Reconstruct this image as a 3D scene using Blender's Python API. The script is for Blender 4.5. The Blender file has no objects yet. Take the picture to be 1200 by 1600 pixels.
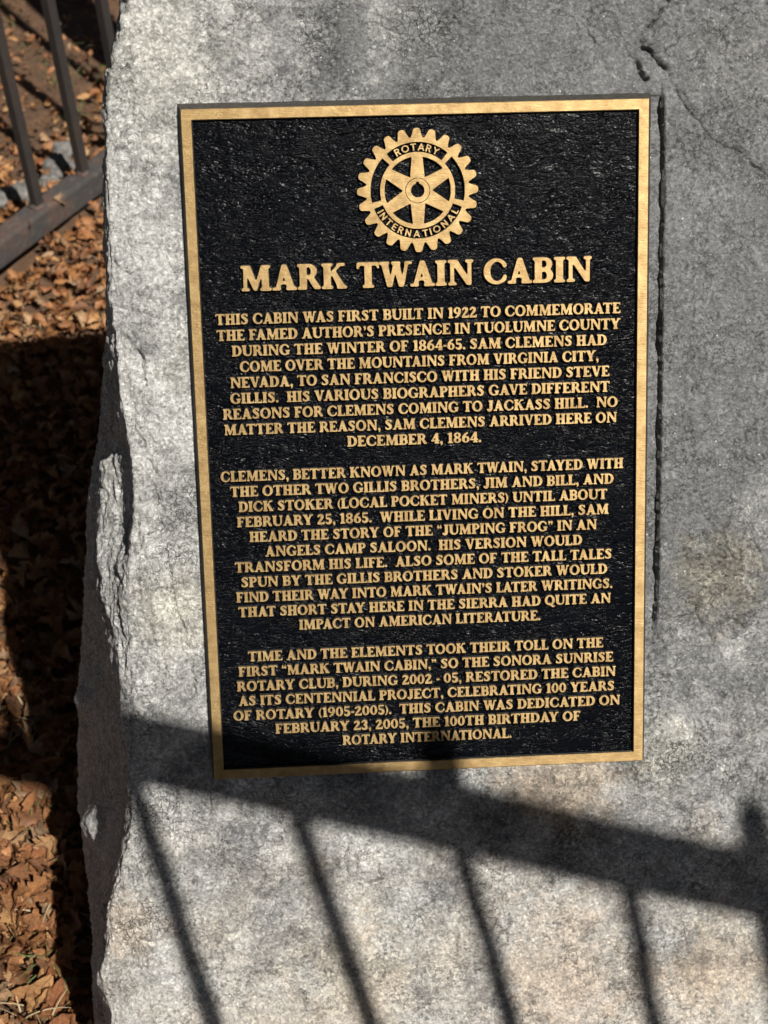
import bpy, math, random
import numpy as np
from mathutils import Matrix, Vector
from mathutils.geometry import tessellate_polygon

random.seed(7)
rng = np.random.default_rng(11)
A = np.array
scene = bpy.context.scene
col = scene.collection

# ------------------------------------------------------------------ camera
CAM_H = 1.6
FPX = 2400.0                       # focal length in pixels of the 1200x1600 photograph
_d = A([130.0, 2400.0, 2400.0]); _d /= np.linalg.norm(_d)
_Z = -_d; _F = A([0, 0, 1.0]); _Y = _F - (_F @ _Z) * _Z; _Y /= np.linalg.norm(_Y); _X = np.cross(_Y, _Z)
M = A([_X, _Y, _Z])                # camera (right, down, forward) -> world
O = A([0, 0, CAM_H])
cd = bpy.data.cameras.new('camera'); cam = bpy.data.objects.new('camera', cd); col.objects.link(cam)
right, down, fwd = M[:, 0], M[:, 1], M[:, 2]
cam.matrix_world = Matrix(((right[0], -down[0], -fwd[0], 0), (right[1], -down[1], -fwd[1], 0),
                           (right[2], -down[2], -fwd[2], CAM_H), (0, 0, 0, 1)))
cd.sensor_fit = 'VERTICAL'; cd.sensor_height = 24; cd.sensor_width = 24; cd.lens = 36
cd.clip_start = 0.01; cd.clip_end = 400
cd.dof.use_dof = True; cd.dof.focus_distance = 1.38; cd.dof.aperture_fstop = 6.5
scene.camera = cam

# ------------------------------------------------------------------ sky, sun, exposure
SUN_AZ, SUN_EL = math.radians(34.5), math.radians(50)
S = A([math.sin(SUN_AZ) * math.cos(SUN_EL), -math.cos(SUN_AZ) * math.cos(SUN_EL), math.sin(SUN_EL)])
w = bpy.data.worlds.new('World'); scene.world = w; w.use_nodes = True
nt = w.node_tree; nt.nodes.clear()
sky = nt.nodes.new('ShaderNodeTexSky'); sky.sky_type = 'NISHITA'; sky.sun_disc = False
sky.sun_elevation = SUN_EL; sky.sun_rotation = math.pi - SUN_AZ
bg = nt.nodes.new('ShaderNodeBackground'); bg.inputs['Strength'].default_value = 0.05
wo = nt.nodes.new('ShaderNodeOutputWorld')
nt.links.new(sky.outputs[0], bg.inputs[0]); nt.links.new(bg.outputs[0], wo.inputs[0])
sl = bpy.data.lights.new('sun', 'SUN'); sl.energy = 5.0; sl.angle = math.radians(0.75); sl.color = (1.0, 0.95, 0.87)
so = bpy.data.objects.new('sun', sl); col.objects.link(so)
so.rotation_euler = Vector(S).to_track_quat('Z', 'Y').to_euler()
so.location = (2, -3, 5)
scene.view_settings.view_transform = 'Standard'; scene.view_settings.look = 'None'
scene.view_settings.gamma = 1; scene.view_settings.use_curve_mapping = False
scene.view_settings.exposure = 0.35

# ------------------------------------------------------------------ plaque frame (pose of the plaque's face in the world)
U = A([0.9987, 0.0219, -0.0471]); V = A([0.0275, 0.545, 0.838])
U /= np.linalg.norm(U); V -= (V @ U) * U; V /= np.linalg.norm(V); N = np.cross(U, V)
C0 = A([0.0387, 1.0193, 0.656])
FACE = Matrix(((U[0], V[0], N[0], C0[0]), (U[1], V[1], N[1], C0[1]), (U[2], V[2], N[2], C0[2]), (0, 0, 0, 1)))
def rays(x, y):
    r = np.stack([np.asarray(x, float) - 600, np.asarray(y, float) - 800, np.full(np.shape(x), FPX)], -1)
    return r @ M.T
def uv_at(x, y, wv=0.0):
    """face coordinates (u,v) of the point at depth wv seen in direction (x,y)"""
    x, y, wv = np.broadcast_arrays(np.asarray(x, float), np.asarray(y, float), np.asarray(wv, float))
    r = rays(x, y); P0 = C0 + wv[..., None] * N
    t = ((P0 - O) @ N) / (r @ N)
    q = O + r * t[..., None] - C0
    return q @ U, q @ V
def ground_at(x, y, z=0.0):
    r = rays(x, y); return O + r * ((z - CAM_H) / r[2])
def project(P):
    c = (np.asarray(P, float) - O) @ M
    return 600 + FPX * c[..., 0] / c[..., 2], 800 + FPX * c[..., 1] / c[..., 2]

# ------------------------------------------------------------------ helpers
def mesh_obj(name, verts, faces, mats, parent=None, smooth=False, mi=None):
    me = bpy.data.meshes.new(name)
    me.from_pydata([tuple(v) for v in verts] if not isinstance(verts, np.ndarray) else verts.tolist(), [], faces if isinstance(faces, list) else faces.tolist())
    for m in (mats if isinstance(mats, (list, tuple)) else [mats]): me.materials.append(m)
    if mi is not None: me.polygons.foreach_set('material_index', mi)
    if smooth: me.polygons.foreach_set('use_smooth', [True] * len(me.polygons))
    me.update()
    o = bpy.data.objects.new(name, me); col.objects.link(o)
    if parent: o.parent = parent
    return o
def empty(name, loc=(0, 0, 0)):
    o = bpy.data.objects.new(name, None); col.objects.link(o); o.location = loc; o.empty_display_size = .1
    return o
def tag(o, label=None, cat=None, group=None, kind=None):
    if label: o['label'] = label
    if cat: o['category'] = cat
    if group: o['group'] = group
    if kind: o['kind'] = kind
    return o
_perm = rng.permutation(4096)
_grad = rng.normal(size=(4096, 3)); _grad /= np.linalg.norm(_grad, axis=1)[:, None]
def perlin(p):
    i = np.floor(p).astype(np.int64); f = p - i; s = f * f * f * (f * (f * 6 - 15) + 10); out = 0
    for dx in (0, 1):
        for dy in (0, 1):
            for dz in (0, 1):
                h = _perm[(_perm[(_perm[(i[..., 0] + dx) & 4095] + i[..., 1] + dy) & 4095] + i[..., 2] + dz) & 4095]
                g = _grad[h]
                d = g[..., 0] * (f[..., 0] - dx) + g[..., 1] * (f[..., 1] - dy) + g[..., 2] * (f[..., 2] - dz)
                wx = s[..., 0] if dx else 1 - s[..., 0]; wy = s[..., 1] if dy else 1 - s[..., 1]; wz = s[..., 2] if dz else 1 - s[..., 2]
                out = out + d * wx * wy * wz
    return out * 1.5
def fbm(p, octv, gain=.5, ridged=False):
    a = 1.0; o = 0
    for k in range(octv):
        n = perlin(p * 2.03 ** k + 17.3 * k)
        if ridged: n = 1 - 2 * np.abs(n)
        o = o + a * n; a *= gain
    return o

# ------------------------------------------------------------------ materials
class NT:
    def __init__(s, name):
        s.m = bpy.data.materials.new(name); s.m.use_nodes = True; s.t = s.m.node_tree; s.t.nodes.clear()
        s.out = s.n('ShaderNodeOutputMaterial'); s.b = s.n('ShaderNodeBsdfPrincipled'); s.l(s.b.outputs[0], s.out.inputs[0])
        s.tc = s.n('ShaderNodeTexCoord')
    def n(s, t, **k):
        x = s.t.nodes.new(t)
        for a, b in k.items(): setattr(x, a, b)
        return x
    def l(s, a, b): s.t.links.new(a, b)
    def set(s, **k):
        for a, b in k.items(): s.b.inputs[a.replace('_', ' ')].default_value = b
    def mapping(s, scale=(1, 1, 1), rot=(0, 0, 0), loc=(0, 0, 0), src=None):
        m = s.n('ShaderNodeMapping'); m.inputs['Scale'].default_value = scale; m.inputs['Rotation'].default_value = rot; m.inputs['Location'].default_value = loc
        s.l(src or s.tc.outputs['Object'], m.inputs[0]); return m.outputs[0]
    def noise(s, scale, detail=5, rough=.55, vec=None, dist=0):
        x = s.n('ShaderNodeTexNoise'); x.inputs['Scale'].default_value = scale; x.inputs['Detail'].default_value = detail
        x.inputs['Roughness'].default_value = rough; x.inputs['Distortion'].default_value = dist
        s.l(vec or s.tc.outputs['Object'], x.inputs['Vector']); return x.outputs[0]
    def voro(s, scale, feature='F1', vec=None, out='Distance'):
        x = s.n('ShaderNodeTexVoronoi', feature=feature); x.inputs['Scale'].default_value = scale
        s.l(vec or s.tc.outputs['Object'], x.inputs['Vector']); return x.outputs[out]
    def ramp(s, src, pts, interp='LINEAR'):
        r = s.n('ShaderNodeValToRGB'); r.color_ramp.interpolation = interp; e = r.color_ramp.elements
        while len(e) < len(pts): e.new(.5)
        for q, (p, c) in zip(e, pts):
            q.position = p; q.color = (*c, 1) if isinstance(c, (tuple, list)) else (c, c, c, 1)
        s.l(src, r.inputs[0]); return r.outputs[0]
    def math(s, op, a, b=None, clamp=False):
        x = s.n('ShaderNodeMath', operation=op); x.use_clamp = clamp
        for i, v in enumerate((a, b)):
            if v is None: continue
            if isinstance(v, (int, float)): x.inputs[i].default_value = v
            else: s.l(v, x.inputs[i])
        return x.outputs[0]
    def mix(s, f, a, b, mode='MIX'):
        x = s.n('ShaderNodeMix', data_type='RGBA', blend_type=mode)
        for i, v in zip((0, 6, 7), (f, a, b)):
            if isinstance(v, (int, float)): x.inputs[i].default_value = v
            elif isinstance(v, tuple): x.inputs[i].default_value = (*v, 1)
            else: s.l(v, x.inputs[i])
        return x.outputs[2]
    def bump(s, h, dist, strength=1.0, prev=None):
        x = s.n('ShaderNodeBump'); x.inputs['Distance'].default_value = dist; x.inputs['Strength'].default_value = strength
        s.l(h, x.inputs['Height'])
        if prev is not None: s.l(prev, x.inputs['Normal'])
        return x.outputs[0]
    def warp(s, vec, amt, scale):
        x = s.n('ShaderNodeTexNoise'); x.inputs['Scale'].default_value = scale; x.inputs['Detail'].default_value = 3
        s.l(vec, x.inputs['Vector'])
        a = s.n('ShaderNodeVectorMath', operation='SUBTRACT'); s.l(x.outputs[1], a.inputs[0]); a.inputs[1].default_value = (.5, .5, .5)
        b = s.n('ShaderNodeVectorMath', operation='SCALE'); s.l(a.outputs[0], b.inputs[0]); b.inputs['Scale'].default_value = amt
        c = s.n('ShaderNodeVectorMath', operation='ADD'); s.l(vec, c.inputs[0]); s.l(b.outputs[0], c.inputs[1]); return c.outputs[0]

def rock_material():
    k = NT('grey_granular_stone'); oc = k.tc.outputs['Object']
    sep = k.n('ShaderNodeSeparateXYZ'); k.l(oc, sep.inputs[0])
    wv = k.warp(oc, .012, 60)
    big = k.noise(9, 5, .6, wv); mid = k.noise(38, 6, .68, wv); fine = k.noise(270, 6, .75, wv); spk = k.noise(620, 3, .75)
    # paler towards the left edge and the foot, bluish grey on the right
    left = k.math('MULTIPLY_ADD', sep.outputs[0], -3.4); left.node.inputs[2].default_value = -.02
    foot = k.math('MULTIPLY_ADD', sep.outputs[1], -2.6); foot.node.inputs[2].default_value = -.42
    pale = k.math('ADD', k.math('MAXIMUM', left, foot), k.math('MULTIPLY', k.math('SUBTRACT', big, .5), 2.4))
    pale = k.math('ADD', pale, k.math('MULTIPLY', k.math('SUBTRACT', mid, .5), 2.0))
    pale = k.math('ADD', pale, k.math('MULTIPLY', k.math('SUBTRACT', fine, .5), .6))
    palec = k.ramp(pale, [(-.0, 0.0), (1.0, 1.0)])
    base = k.mix(palec, (.262, .268, .274), (.69, .69, .675))
    g = k.ramp(fine, [(.33, .54), (.5, .98), (.67, 1.42)])
    base = k.mix(1.0, base, g, 'MULTIPLY')
    g2 = k.ramp(mid, [(.3, .80), (.7, 1.17)])
    base = k.mix(1.0, base, g2, 'MULTIPLY')
    # single crystals, each its own tone
    cell = k.voro(430, 'F1', k.warp(oc, .004, 260), 'Color'); cs = k.n('ShaderNodeSeparateColor'); k.l(cell, cs.inputs[0])
    base = k.mix(1.0, base, k.ramp(cs.outputs[0], [(0, .82), (.6, 1.0), (1, 1.22)]), 'MULTIPLY')
    base = k.mix(1.0, base, k.ramp(spk, [(.3, .84), (.7, 1.17)]), 'MULTIPLY')
    # warm iron-stained patches near the foot and under the plaque
    warm = k.noise(13, 5, .65, k.mapping(loc=(3, 1, 2)))
    fo = k.math('MULTIPLY', sep.outputs[1], -2.4)
    wm = k.ramp(k.math('ADD', k.math('MULTIPLY', k.math('SUBTRACT', warm, .5), 3.2), k.math('SUBTRACT', fo, .80)), [(.0, 0.0), (.9, 1.0)])
    base = k.mix(wm, base, k.mix(1.0, base, (1.06, .98, .90), 'MULTIPLY'))
    # hair-fine wriggling seams between the grains
    w1 = k.math('ABSOLUTE', k.math('SUBTRACT', k.noise(62, 7, .62, k.warp(oc, .01, 120)), .5))
    seam = k.ramp(w1, [(.0, 1.0), (.017, 0.0)])
    sa = k.ramp(k.noise(14, 4, .6, k.mapping(loc=(1.2, 7.4, 1))), [(.42, 0.0), (.58, 1.0)])
    seam = k.math('MULTIPLY', seam, sa)
    base = k.mix(k.math('MULTIPLY', seam, .72), base, (.035, .033, .030))
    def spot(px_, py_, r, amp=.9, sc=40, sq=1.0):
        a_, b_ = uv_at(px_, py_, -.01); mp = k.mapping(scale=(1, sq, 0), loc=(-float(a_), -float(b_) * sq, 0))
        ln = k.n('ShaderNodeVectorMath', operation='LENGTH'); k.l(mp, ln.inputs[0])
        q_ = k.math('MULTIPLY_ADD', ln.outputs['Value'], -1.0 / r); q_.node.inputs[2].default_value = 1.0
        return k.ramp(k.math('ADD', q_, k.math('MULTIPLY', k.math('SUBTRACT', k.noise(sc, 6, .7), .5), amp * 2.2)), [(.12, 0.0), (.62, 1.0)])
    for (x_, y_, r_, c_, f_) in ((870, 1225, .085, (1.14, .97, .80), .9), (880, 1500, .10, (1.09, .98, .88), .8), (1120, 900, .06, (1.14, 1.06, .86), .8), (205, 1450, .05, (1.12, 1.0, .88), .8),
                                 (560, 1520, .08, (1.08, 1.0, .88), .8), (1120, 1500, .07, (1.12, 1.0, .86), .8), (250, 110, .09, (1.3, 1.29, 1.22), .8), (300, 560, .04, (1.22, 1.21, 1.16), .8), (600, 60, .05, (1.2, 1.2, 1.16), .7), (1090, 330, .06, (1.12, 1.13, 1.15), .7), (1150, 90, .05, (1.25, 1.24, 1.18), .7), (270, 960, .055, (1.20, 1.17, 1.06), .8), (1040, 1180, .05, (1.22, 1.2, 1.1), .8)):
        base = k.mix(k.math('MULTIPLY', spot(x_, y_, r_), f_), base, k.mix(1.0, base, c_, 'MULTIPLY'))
    # black crust in the pores: beside the plaque and in a few patches
    crn = k.ramp(k.noise(230, 6, .75), [(.50, 0.0), (.60, 1.0)])
    for (x_, y_, r_, f_, q_) in ((1025, 1070, .020, .75, .16), (985, 143, .018, .7, 3.0), (1130, 885, .050, .8, 1), (1070, 1310, .022, .8, 1), (1085, 1375, .022, .7, 1), (878, 1436, .011, .9, 1), (700, 1330, .02, .5, 1), (290, 930, .03, .35, 1), (1150, 985, .03, .6, 1)):
        base = k.mix(k.math('MULTIPLY', k.math('MULTIPLY', spot(x_, y_, r_, .7, 60, q_), crn), f_), base, (.030, .029, .026))
    # dark lichen crust
    lic = k.voro(150, 'DISTANCE_TO_EDGE', k.warp(oc, .02, 90))
    lm = k.ramp(lic, [(.02, 1.0), (.10, 0.0)])
    la = k.ramp(k.noise(7, 5, .65, k.mapping(loc=(8.2, 4.4, 1))), [(.54, 0.0), (.66, 1.0)])
    base = k.mix(k.math('MULTIPLY', k.math('MULTIPLY', lm, la), .85), base, (.025, .025, .023))
    # glinting crystals: smoother, with a bright glint also put into their colour
    cv = k.voro(260, 'F1', None, 'Color'); cd_ = k.voro(260, 'F1')
    sp = k.n('ShaderNodeSeparateColor'); k.l(cv, sp.inputs[0])
    cm = k.math('MULTIPLY', k.math('GREATER_THAN', sp.outputs[0], .982), k.math('LESS_THAN', cd_, .21))
    base = k.mix(cm, base, (.82, .82, .80))
    k.l(base, k.b.inputs['Base Color'])
    k.l(k.mix(cm, (.8, .8, .8), (.3, .3, .3)), k.b.inputs['Roughness']); k.set(Specular_IOR_Level=.35)
    v = k.voro(330, 'F1', k.warp(oc, .006, 150))
    b1 = k.bump(fine, .0054)
    b1 = k.bump(k.math('MULTIPLY', seam, -1.0), .0020, 1.0, b1)
    b2 = k.bump(v, .0022, .9, b1)
    b3 = k.bump(k.noise(900, 4, .75), .0016, 1, b2)
    k.l(b3, k.b.inputs['Normal'])
    return k.m
def bronze_material():
    k = NT('brushed_bronze')
    br = k.noise(60, 6, .7, k.mapping(scale=(1, 28, 6)))
    br2 = k.noise(900, 3, .7, k.mapping(scale=(.12, 1, 1)))
    pat = k.noise(70, 6, .7)
    c = k.mix(k.ramp(pat, [(.35, 0.0), (.7, 1.0)]), (.265, .175, .078), (.43, .310, .150))
    c = k.mix(1.0, c, k.ramp(br, [(.3, .90), (.7, 1.06)]), 'MULTIPLY')
    k.l(c, k.b.inputs['Base Color']); k.set(Metallic=1.0, Anisotropic=.62)
    tg = k.n('ShaderNodeCombineXYZ')
    for i_ in range(3): tg.inputs[i_].default_value = float(V[i_])
    k.l(tg.outputs[0], k.b.inputs['Tangent'])
    k.l(k.ramp(k.noise(120, 4), [(.3, .50), (.7, .59)]), k.b.inputs['Roughness'])
    b = k.bump(br2, .00045, .8); b = k.bump(k.noise(500, 4, .7), .00025, .7, b)
    k.l(b, k.b.inputs['Normal']); return k.m
def dark_side_material():
    k = NT('oxidised_edge')
    k.l(k.ramp(k.noise(300, 5, .7), [(.3, (.018, .017, .015)), (.75, (.085, .08, .07))]), k.b.inputs['Base Color'])
    k.set(Roughness=.75, Metallic=.0); k.l(k.bump(k.noise(500, 4, .7), .0012), k.b.inputs['Normal']); return k.m
def leather_material():
    k = NT('black_leatherette_enamel'); oc = k.tc.outputs['Object']
    wv = k.warp(k.warp(oc, .03, 14), .006, 90)
    b = k.bump(k.voro(430, 'F1', k.warp(oc, .003, 300)), .00020, .9)
    # long creases in several directions, each set broken up by its own mask
    for i, (ang, sc, dst) in enumerate(((.35, (22, 95, 50), .0022), (-.6, (26, 110, 60), .0024), (.9, (24, 100, 50), .0026), (-1.25, (20, 90, 50), .0024), (.7, (60, 210, 50), .0014), (-.45, (55, 190, 50), .0014))):
        n_ = k.noise(1.0, 3, .5, k.mapping(scale=sc, rot=(0, 0, ang), loc=(i * 3.1, i * 1.7, 0), src=wv), .3)
        r = k.ramp(k.math('ABSOLUTE', k.math('SUBTRACT', n_, .5)), [(0, 0.0), (.035, 1.0)])
        mk = k.ramp(k.noise(30, 3, .6, k.mapping(loc=(i * 5.0, 2, 1))), [(.45, 1.0), (.6, 0.0)])
        b = k.bump(k.math('MAXIMUM', r, mk), dst * .27, .9, b)
    b = k.bump(k.noise(950, 3, .7), .00008, .8, b)
    dust = k.ramp(k.noise(16, 6, .7), [(.5, 0.0), (.95, 1.0)])
    k.l(k.mix(dust, (.0010, .0014, .0026), (.004, .005, .007)), k.b.inputs['Base Color'])
    k.set(Roughness=.26, Specular_IOR_Level=.115); k.l(b, k.b.inputs['Normal']); return k.m
def iron_material():
    k = NT('weathered_dark_iron')
    n1 = k.noise(14, 6, .65); 
    c = k.ramp(n1, [(.35, (.030, .028, .028)), (.6, (.045, .036, .032)), (.8, (.085, .042, .026))])
    k.l(c, k.b.inputs['Base Color']); k.set(Roughness=.62, Metallic=.15)
    k.l(k.bump(k.noise(200, 5, .7), .0015), k.b.inputs['Normal']); return k.m
def rail_material():
    k = NT('rusty_dusty_iron')
    n1 = k.noise(11, 7, .7); n2 = k.noise(70, 5, .7)
    c = k.ramp(n1, [(.32, (.040, .040, .042)), (.50, (.055, .048, .045)), (.70, (.11, .060, .042))])
    c = k.mix(k.ramp(n2, [(.55, 0.0), (.8, .7)]), c, (.17, .145, .125))
    k.l(c, k.b.inputs['Base Color']); k.set(Roughness=.85)
    k.l(k.bump(n2, .004), k.b.inputs['Normal']); return k.m
def soil_material():
    k = NT('dry_soil')
    n1 = k.noise(6, 8, .7); n2 = k.noise(60, 6, .75)
    c = k.ramp(n2, [(.3, (.055, .030, .018)), (.55, (.15, .082, .044)), (.8, (.26, .165, .10))])
    c = k.mix(k.ramp(n1, [(.4, 0.0), (.65, .6)]), c, (.17, .095, .05))
    k.l(c, k.b.inputs['Base Color']); k.set(Roughness=.95); k.l(k.bump(n2, .012), k.b.inputs['Normal']); return k.m
def leaf_material():
    k = NT('dry_oak_leaf')
    oi = k.n('ShaderNodeObjectInfo'); ge = k.n('ShaderNodeNewGeometry')
    r = k.math('FRACT', k.math('ADD', oi.outputs['Random'], k.math('MULTIPLY', ge.outputs['Random Per Island'], 7.31)))
    c = k.ramp(r, [(0, (.13, .058, .028)), (.2, (.25, .112, .045)), (.42, (.34, .155, .058)), (.6, (.24, .092, .038)), (.78, (.42, .23, .095)), (.93, (.30, .20, .12)), (1, (.17, .075, .035))])
    n_ = k.noise(90, 6, .7)
    c = k.mix(1.0, c, k.ramp(n_, [(.3, .62), (.7, 1.25)]), 'MULTIPLY')
    k.l(c, k.b.inputs['Base Color']); k.set(Roughness=.6, Specular_IOR_Level=.4)
    k.l(k.bump(n_, .0015), k.b.inputs['Normal']); return k.m
def simple(name, ca, cb, sc=40, rough=.8):
    k = NT(name); k.l(k.ramp(k.noise(sc, 6, .65), [(.3, ca), (.7, cb)]), k.b.inputs['Base Color']); k.set(Roughness=rough)
    k.l(k.bump(k.noise(sc * 3, 5, .7), .003), k.b.inputs['Normal']); return k.m
def veined_leaf_material():
    k = NT('dry_oak_leaf_veined'); oi = k.n('ShaderNodeObjectInfo')
    c = k.ramp(oi.outputs['Random'], [(0, (.13, .058, .028)), (.2, (.25, .112, .045)), (.42, (.34, .155, .058)), (.6, (.24, .092, .038)), (.78, (.42, .23, .095)), (.93, (.30, .20, .12)), (1, (.17, .075, .035))])
    sp = k.n('ShaderNodeSeparateXYZ'); k.l(k.warp(k.tc.outputs['Object'], .05, 5), sp.inputs[0])
    ay = k.math('ABSOLUTE', sp.outputs[1])
    mid = k.ramp(ay, [(.004, 1.0), (.016, 0.0)])
    side = k.math('ABSOLUTE', k.math('SUBTRACT', k.math('FRACT', k.math('MULTIPLY', k.math('SUBTRACT', sp.outputs[0], k.math('MULTIPLY', ay, .9)), 9.0)), .5))
    vein = k.math('MAXIMUM', mid, k.math('MULTIPLY', k.ramp(side, [(.02, 1.0), (.07, 0.0)]), .6))
    n_ = k.noise(5, 7, .7); blot = k.noise(2.2, 4, .6)
    c = k.mix(1.0, c, k.ramp(n_, [(.3, .60), (.7, 1.25)]), 'MULTIPLY')
    c = k.mix(k.ramp(blot, [(.5, 0.0), (.7, .7)]), c, k.mix(1.0, c, (.45, .36, .33), 'MULTIPLY'))
    c = k.mix(k.math('MULTIPLY', vein, .55), c, k.mix(1.0, c, (1.5, 1.45, 1.35), 'MULTIPLY'))
    k.l(c, k.b.inputs['Base Color']); k.set(Roughness=.55, Specular_IOR_Level=.4)
    b = k.bump(n_, .02, .5); b = k.bump(vein, .012, .6, b); k.l(b, k.b.inputs['Normal']); return k.m
ROCK, BRONZE, EDGE, LEATHER = rock_material(), bronze_material(), dark_side_material(), leather_material()
IRON, RAIL, SOIL, LEAF = iron_material(), rail_material(), soil_material(), leaf_material()

# ------------------------------------------------------------------ ground (one sheet, finer near the boulder)
def axis(lo, hi, nlo, nhi, fine, far):
    a = list(np.arange(nlo, nhi + 1e-6, fine)); x = nlo; st = fine
    while x > lo: st *= 1.35; x -= st; a.insert(0, x)
    x = nhi; st = fine
    while x < hi: st *= 1.35; x += st; a.append(x)
    return A(a)
gx = axis(-90, 90, -1.5, .6, .014, 0); gy = axis(-90, 110, .4, 4.2, .014, 0)
GX, GY = np.meshgrid(gx, gy)
def ground_h(x, y):
    p = np.stack([x, y, np.zeros_like(x)], -1)
    return .018 * fbm(p * 1.7, 3) + .006 * fbm(p * 14, 3) + .0025 * fbm(p * 60, 2) - .012
GZ = ground_h(GX, GY)
ny, nx = GX.shape
idx = np.arange(nx * ny).reshape(ny, nx)
q = np.stack([idx[:-1, :-1], idx[:-1, 1:], idx[1:, 1:], idx[1:, :-1]], -1).reshape(-1, 4)
ground = mesh_obj('ground', np.stack([GX, GY, GZ], -1).reshape(-1, 3), q, SOIL, smooth=True)
tag(ground, kind='structure')

# ------------------------------------------------------------------ boulder
# outline of the left flank: y, crest, notch foot (x,w), facet edge (x,w), silhouette (x,w)
FL = [(-160, 222, 219, -.016, 214, -.022, 206, -.055), (0, 203, 201, -.015, 197, -.022, 187, -.070), (60, 186, 185, -.013, 183, -.018, 180, -.035),
      (120, 175, 174, -.013, 173, -.017, 171, -.030), (200, 169, 168.5, -.013, 168, -.016, 166, -.03), (280, 168, 167.5, -.013, 167, -.016, 165, -.03),
      (360, 171, 170, -.013, 169.5, -.016, 167, -.03), (430, 174, 173, -.014, 172, -.018, 170, -.03), (480, 178, 176, -.020, 172, -.035, 169, -.055),
      (540, 184, 180, -.027, 170, -.060, 163, -.090), (600, 190, 186, -.028, 168, -.085, 157, -.130), (650, 198, 193, -.030, 168, -.110, 151, -.160),
      (695, 206, 200, -.036, 165, -.120, 146, -.175), (712, 209, 202, -.040, 161, -.078, 145, -.165), (760, 214, 201, -.052, 160, -.080, 141, -.16),
      (820, 212, 203, -.046, 159, -.078, 138, -.17), (855, 208, 204, -.030, 158, -.065, 137, -.17), (885, 206, 203, -.016, 158, -.052, 135, -.17),
      (930, 203, 200, -.015, 161, -.046, 134, -.19), (980, 204, 200, -.014, 178, -.030, 132, -.25), (1040, 204, 200, -.014, 187, -.022, 130, -.28),
      (1110, 203, 199, -.014, 190, -.020, 126, -.30), (1200, 208, 206, -.014, 204, -.017, 125, -.32), (1260, 207, 205, -.014, 203, -.017, 126, -.32),
      (1300, 202, 200, -.014, 198, -.017, 130, -.30), (1340, 194, 192, -.014, 190, -.017, 134, -.28), (1380, 186, 184, -.014, 181, -.017, 140, -.24),
      (1420, 175, 173, -.014, 170, -.017, 145, -.19), (1460, 173, 171, -.014, 169, -.018, 149, -.17), (1500, 178, 175, -.014, 172, -.017, 149, -.17),
      (1550, 182, 179, -.014, 175, -.018, 150, -.18), (1600, 184, 181, -.014, 177, -.018, 150, -.19), (1750, 190, 186, -.014, 182, -.02, 152, -.2), (2300, 200, 195, -.014, 190, -.02, 160, -.2)]
FL = A(FL, float)
def fl(y, c): return np.interp(y, FL[:, 0], FL[:, c])
yr = np.concatenate([np.linspace(-230, -150, 26)[:-1], np.linspace(-150, -20, 50)[:-1], np.arange(-20, 1622, 2.1), np.linspace(1624, 2250, 60)])
ny = len(yr); TOPY = -105.0
nf = 500
def seg(x0, w0, x1, w1, n, end=False):
    t = np.linspace(0, 1, n, endpoint=end)[None, :]
    return x0[:, None] + (x1 - x0)[:, None] * t, w0[:, None] + (w1 - w0)[:, None] * t
o1 = np.ones(ny)
cols = [seg(900 * o1, -.62 * o1, 1420 * o1, -.50 * o1, 14), seg(1420 * o1, -.50 * o1, 1530 * o1, -.16 * o1, 20), seg(1530 * o1, -.16 * o1, 1440 * o1, -.03 * o1, 16),
        seg(1440 * o1, -.03 * o1, 1225 * o1, -.012 * o1, 30), seg(1225 * o1, -.012 * o1, fl(yr, 1), -.012 * o1, nf),
        seg(fl(yr, 1), -.012 * o1, fl(yr, 2), fl(yr, 3), 10), seg(fl(yr, 2), fl(yr, 3), fl(yr, 4), fl(yr, 5), 26),
        seg(fl(yr, 4), fl(yr, 5), fl(yr, 6), fl(yr, 7), 60), seg(fl(yr, 6), fl(yr, 7), fl(yr, 6) + 5, fl(yr, 7) - .13, 12),
        seg(fl(yr, 6) + 5, fl(yr, 7) - .13, fl(yr, 6) + 160, fl(yr, 7) * 0 - .60, 14, True)]
XP = np.concatenate([c[0] for c in cols], 1); WP = np.concatenate([c[1] for c in cols], 1)
nxx = XP.shape[1]; c0 = 80; c1 = 80 + nf          # front columns
YP = np.repeat(yr[:, None], nxx, 1)
# soften the crease where front turns into flank
colid = np.arange(nxx)[None, :]
tt = np.clip((TOPY - YP) / (230 + TOPY), 0, 1)       # top rolls over to the back
WP = np.minimum(WP, -.012 * (1 - tt) - .60 * (1 - np.sqrt(np.clip(1 - tt ** 2.2, 0, 1))))
XP = XP + tt ** 2 * (640 - XP) * .45
# broad relief of the front
wfront = np.clip((XP - fl(YP, 1)) / 60, 0, 1) * np.clip((1500 - XP) / 100, 0, 1)
uu, vv = uv_at(XP, YP, WP)
base3 = np.stack([uu, vv, WP], -1)
pad = np.clip(np.maximum(np.abs(uu) - .205, np.abs(vv) - .306) / .05, 0, 1)
WP2 = WP + wfront * pad * (.007 * fbm(base3 * 6.5, 3))
# towards the foot the face bellies out a little and it falls away at the far right
WP2 = WP2 + wfront * .010 * np.clip((YP - 1230) / 400, 0, 1)
WP2 = WP2 - wfront * .020 * np.clip((XP - 1130) / 300, 0, 1) ** 2
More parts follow.
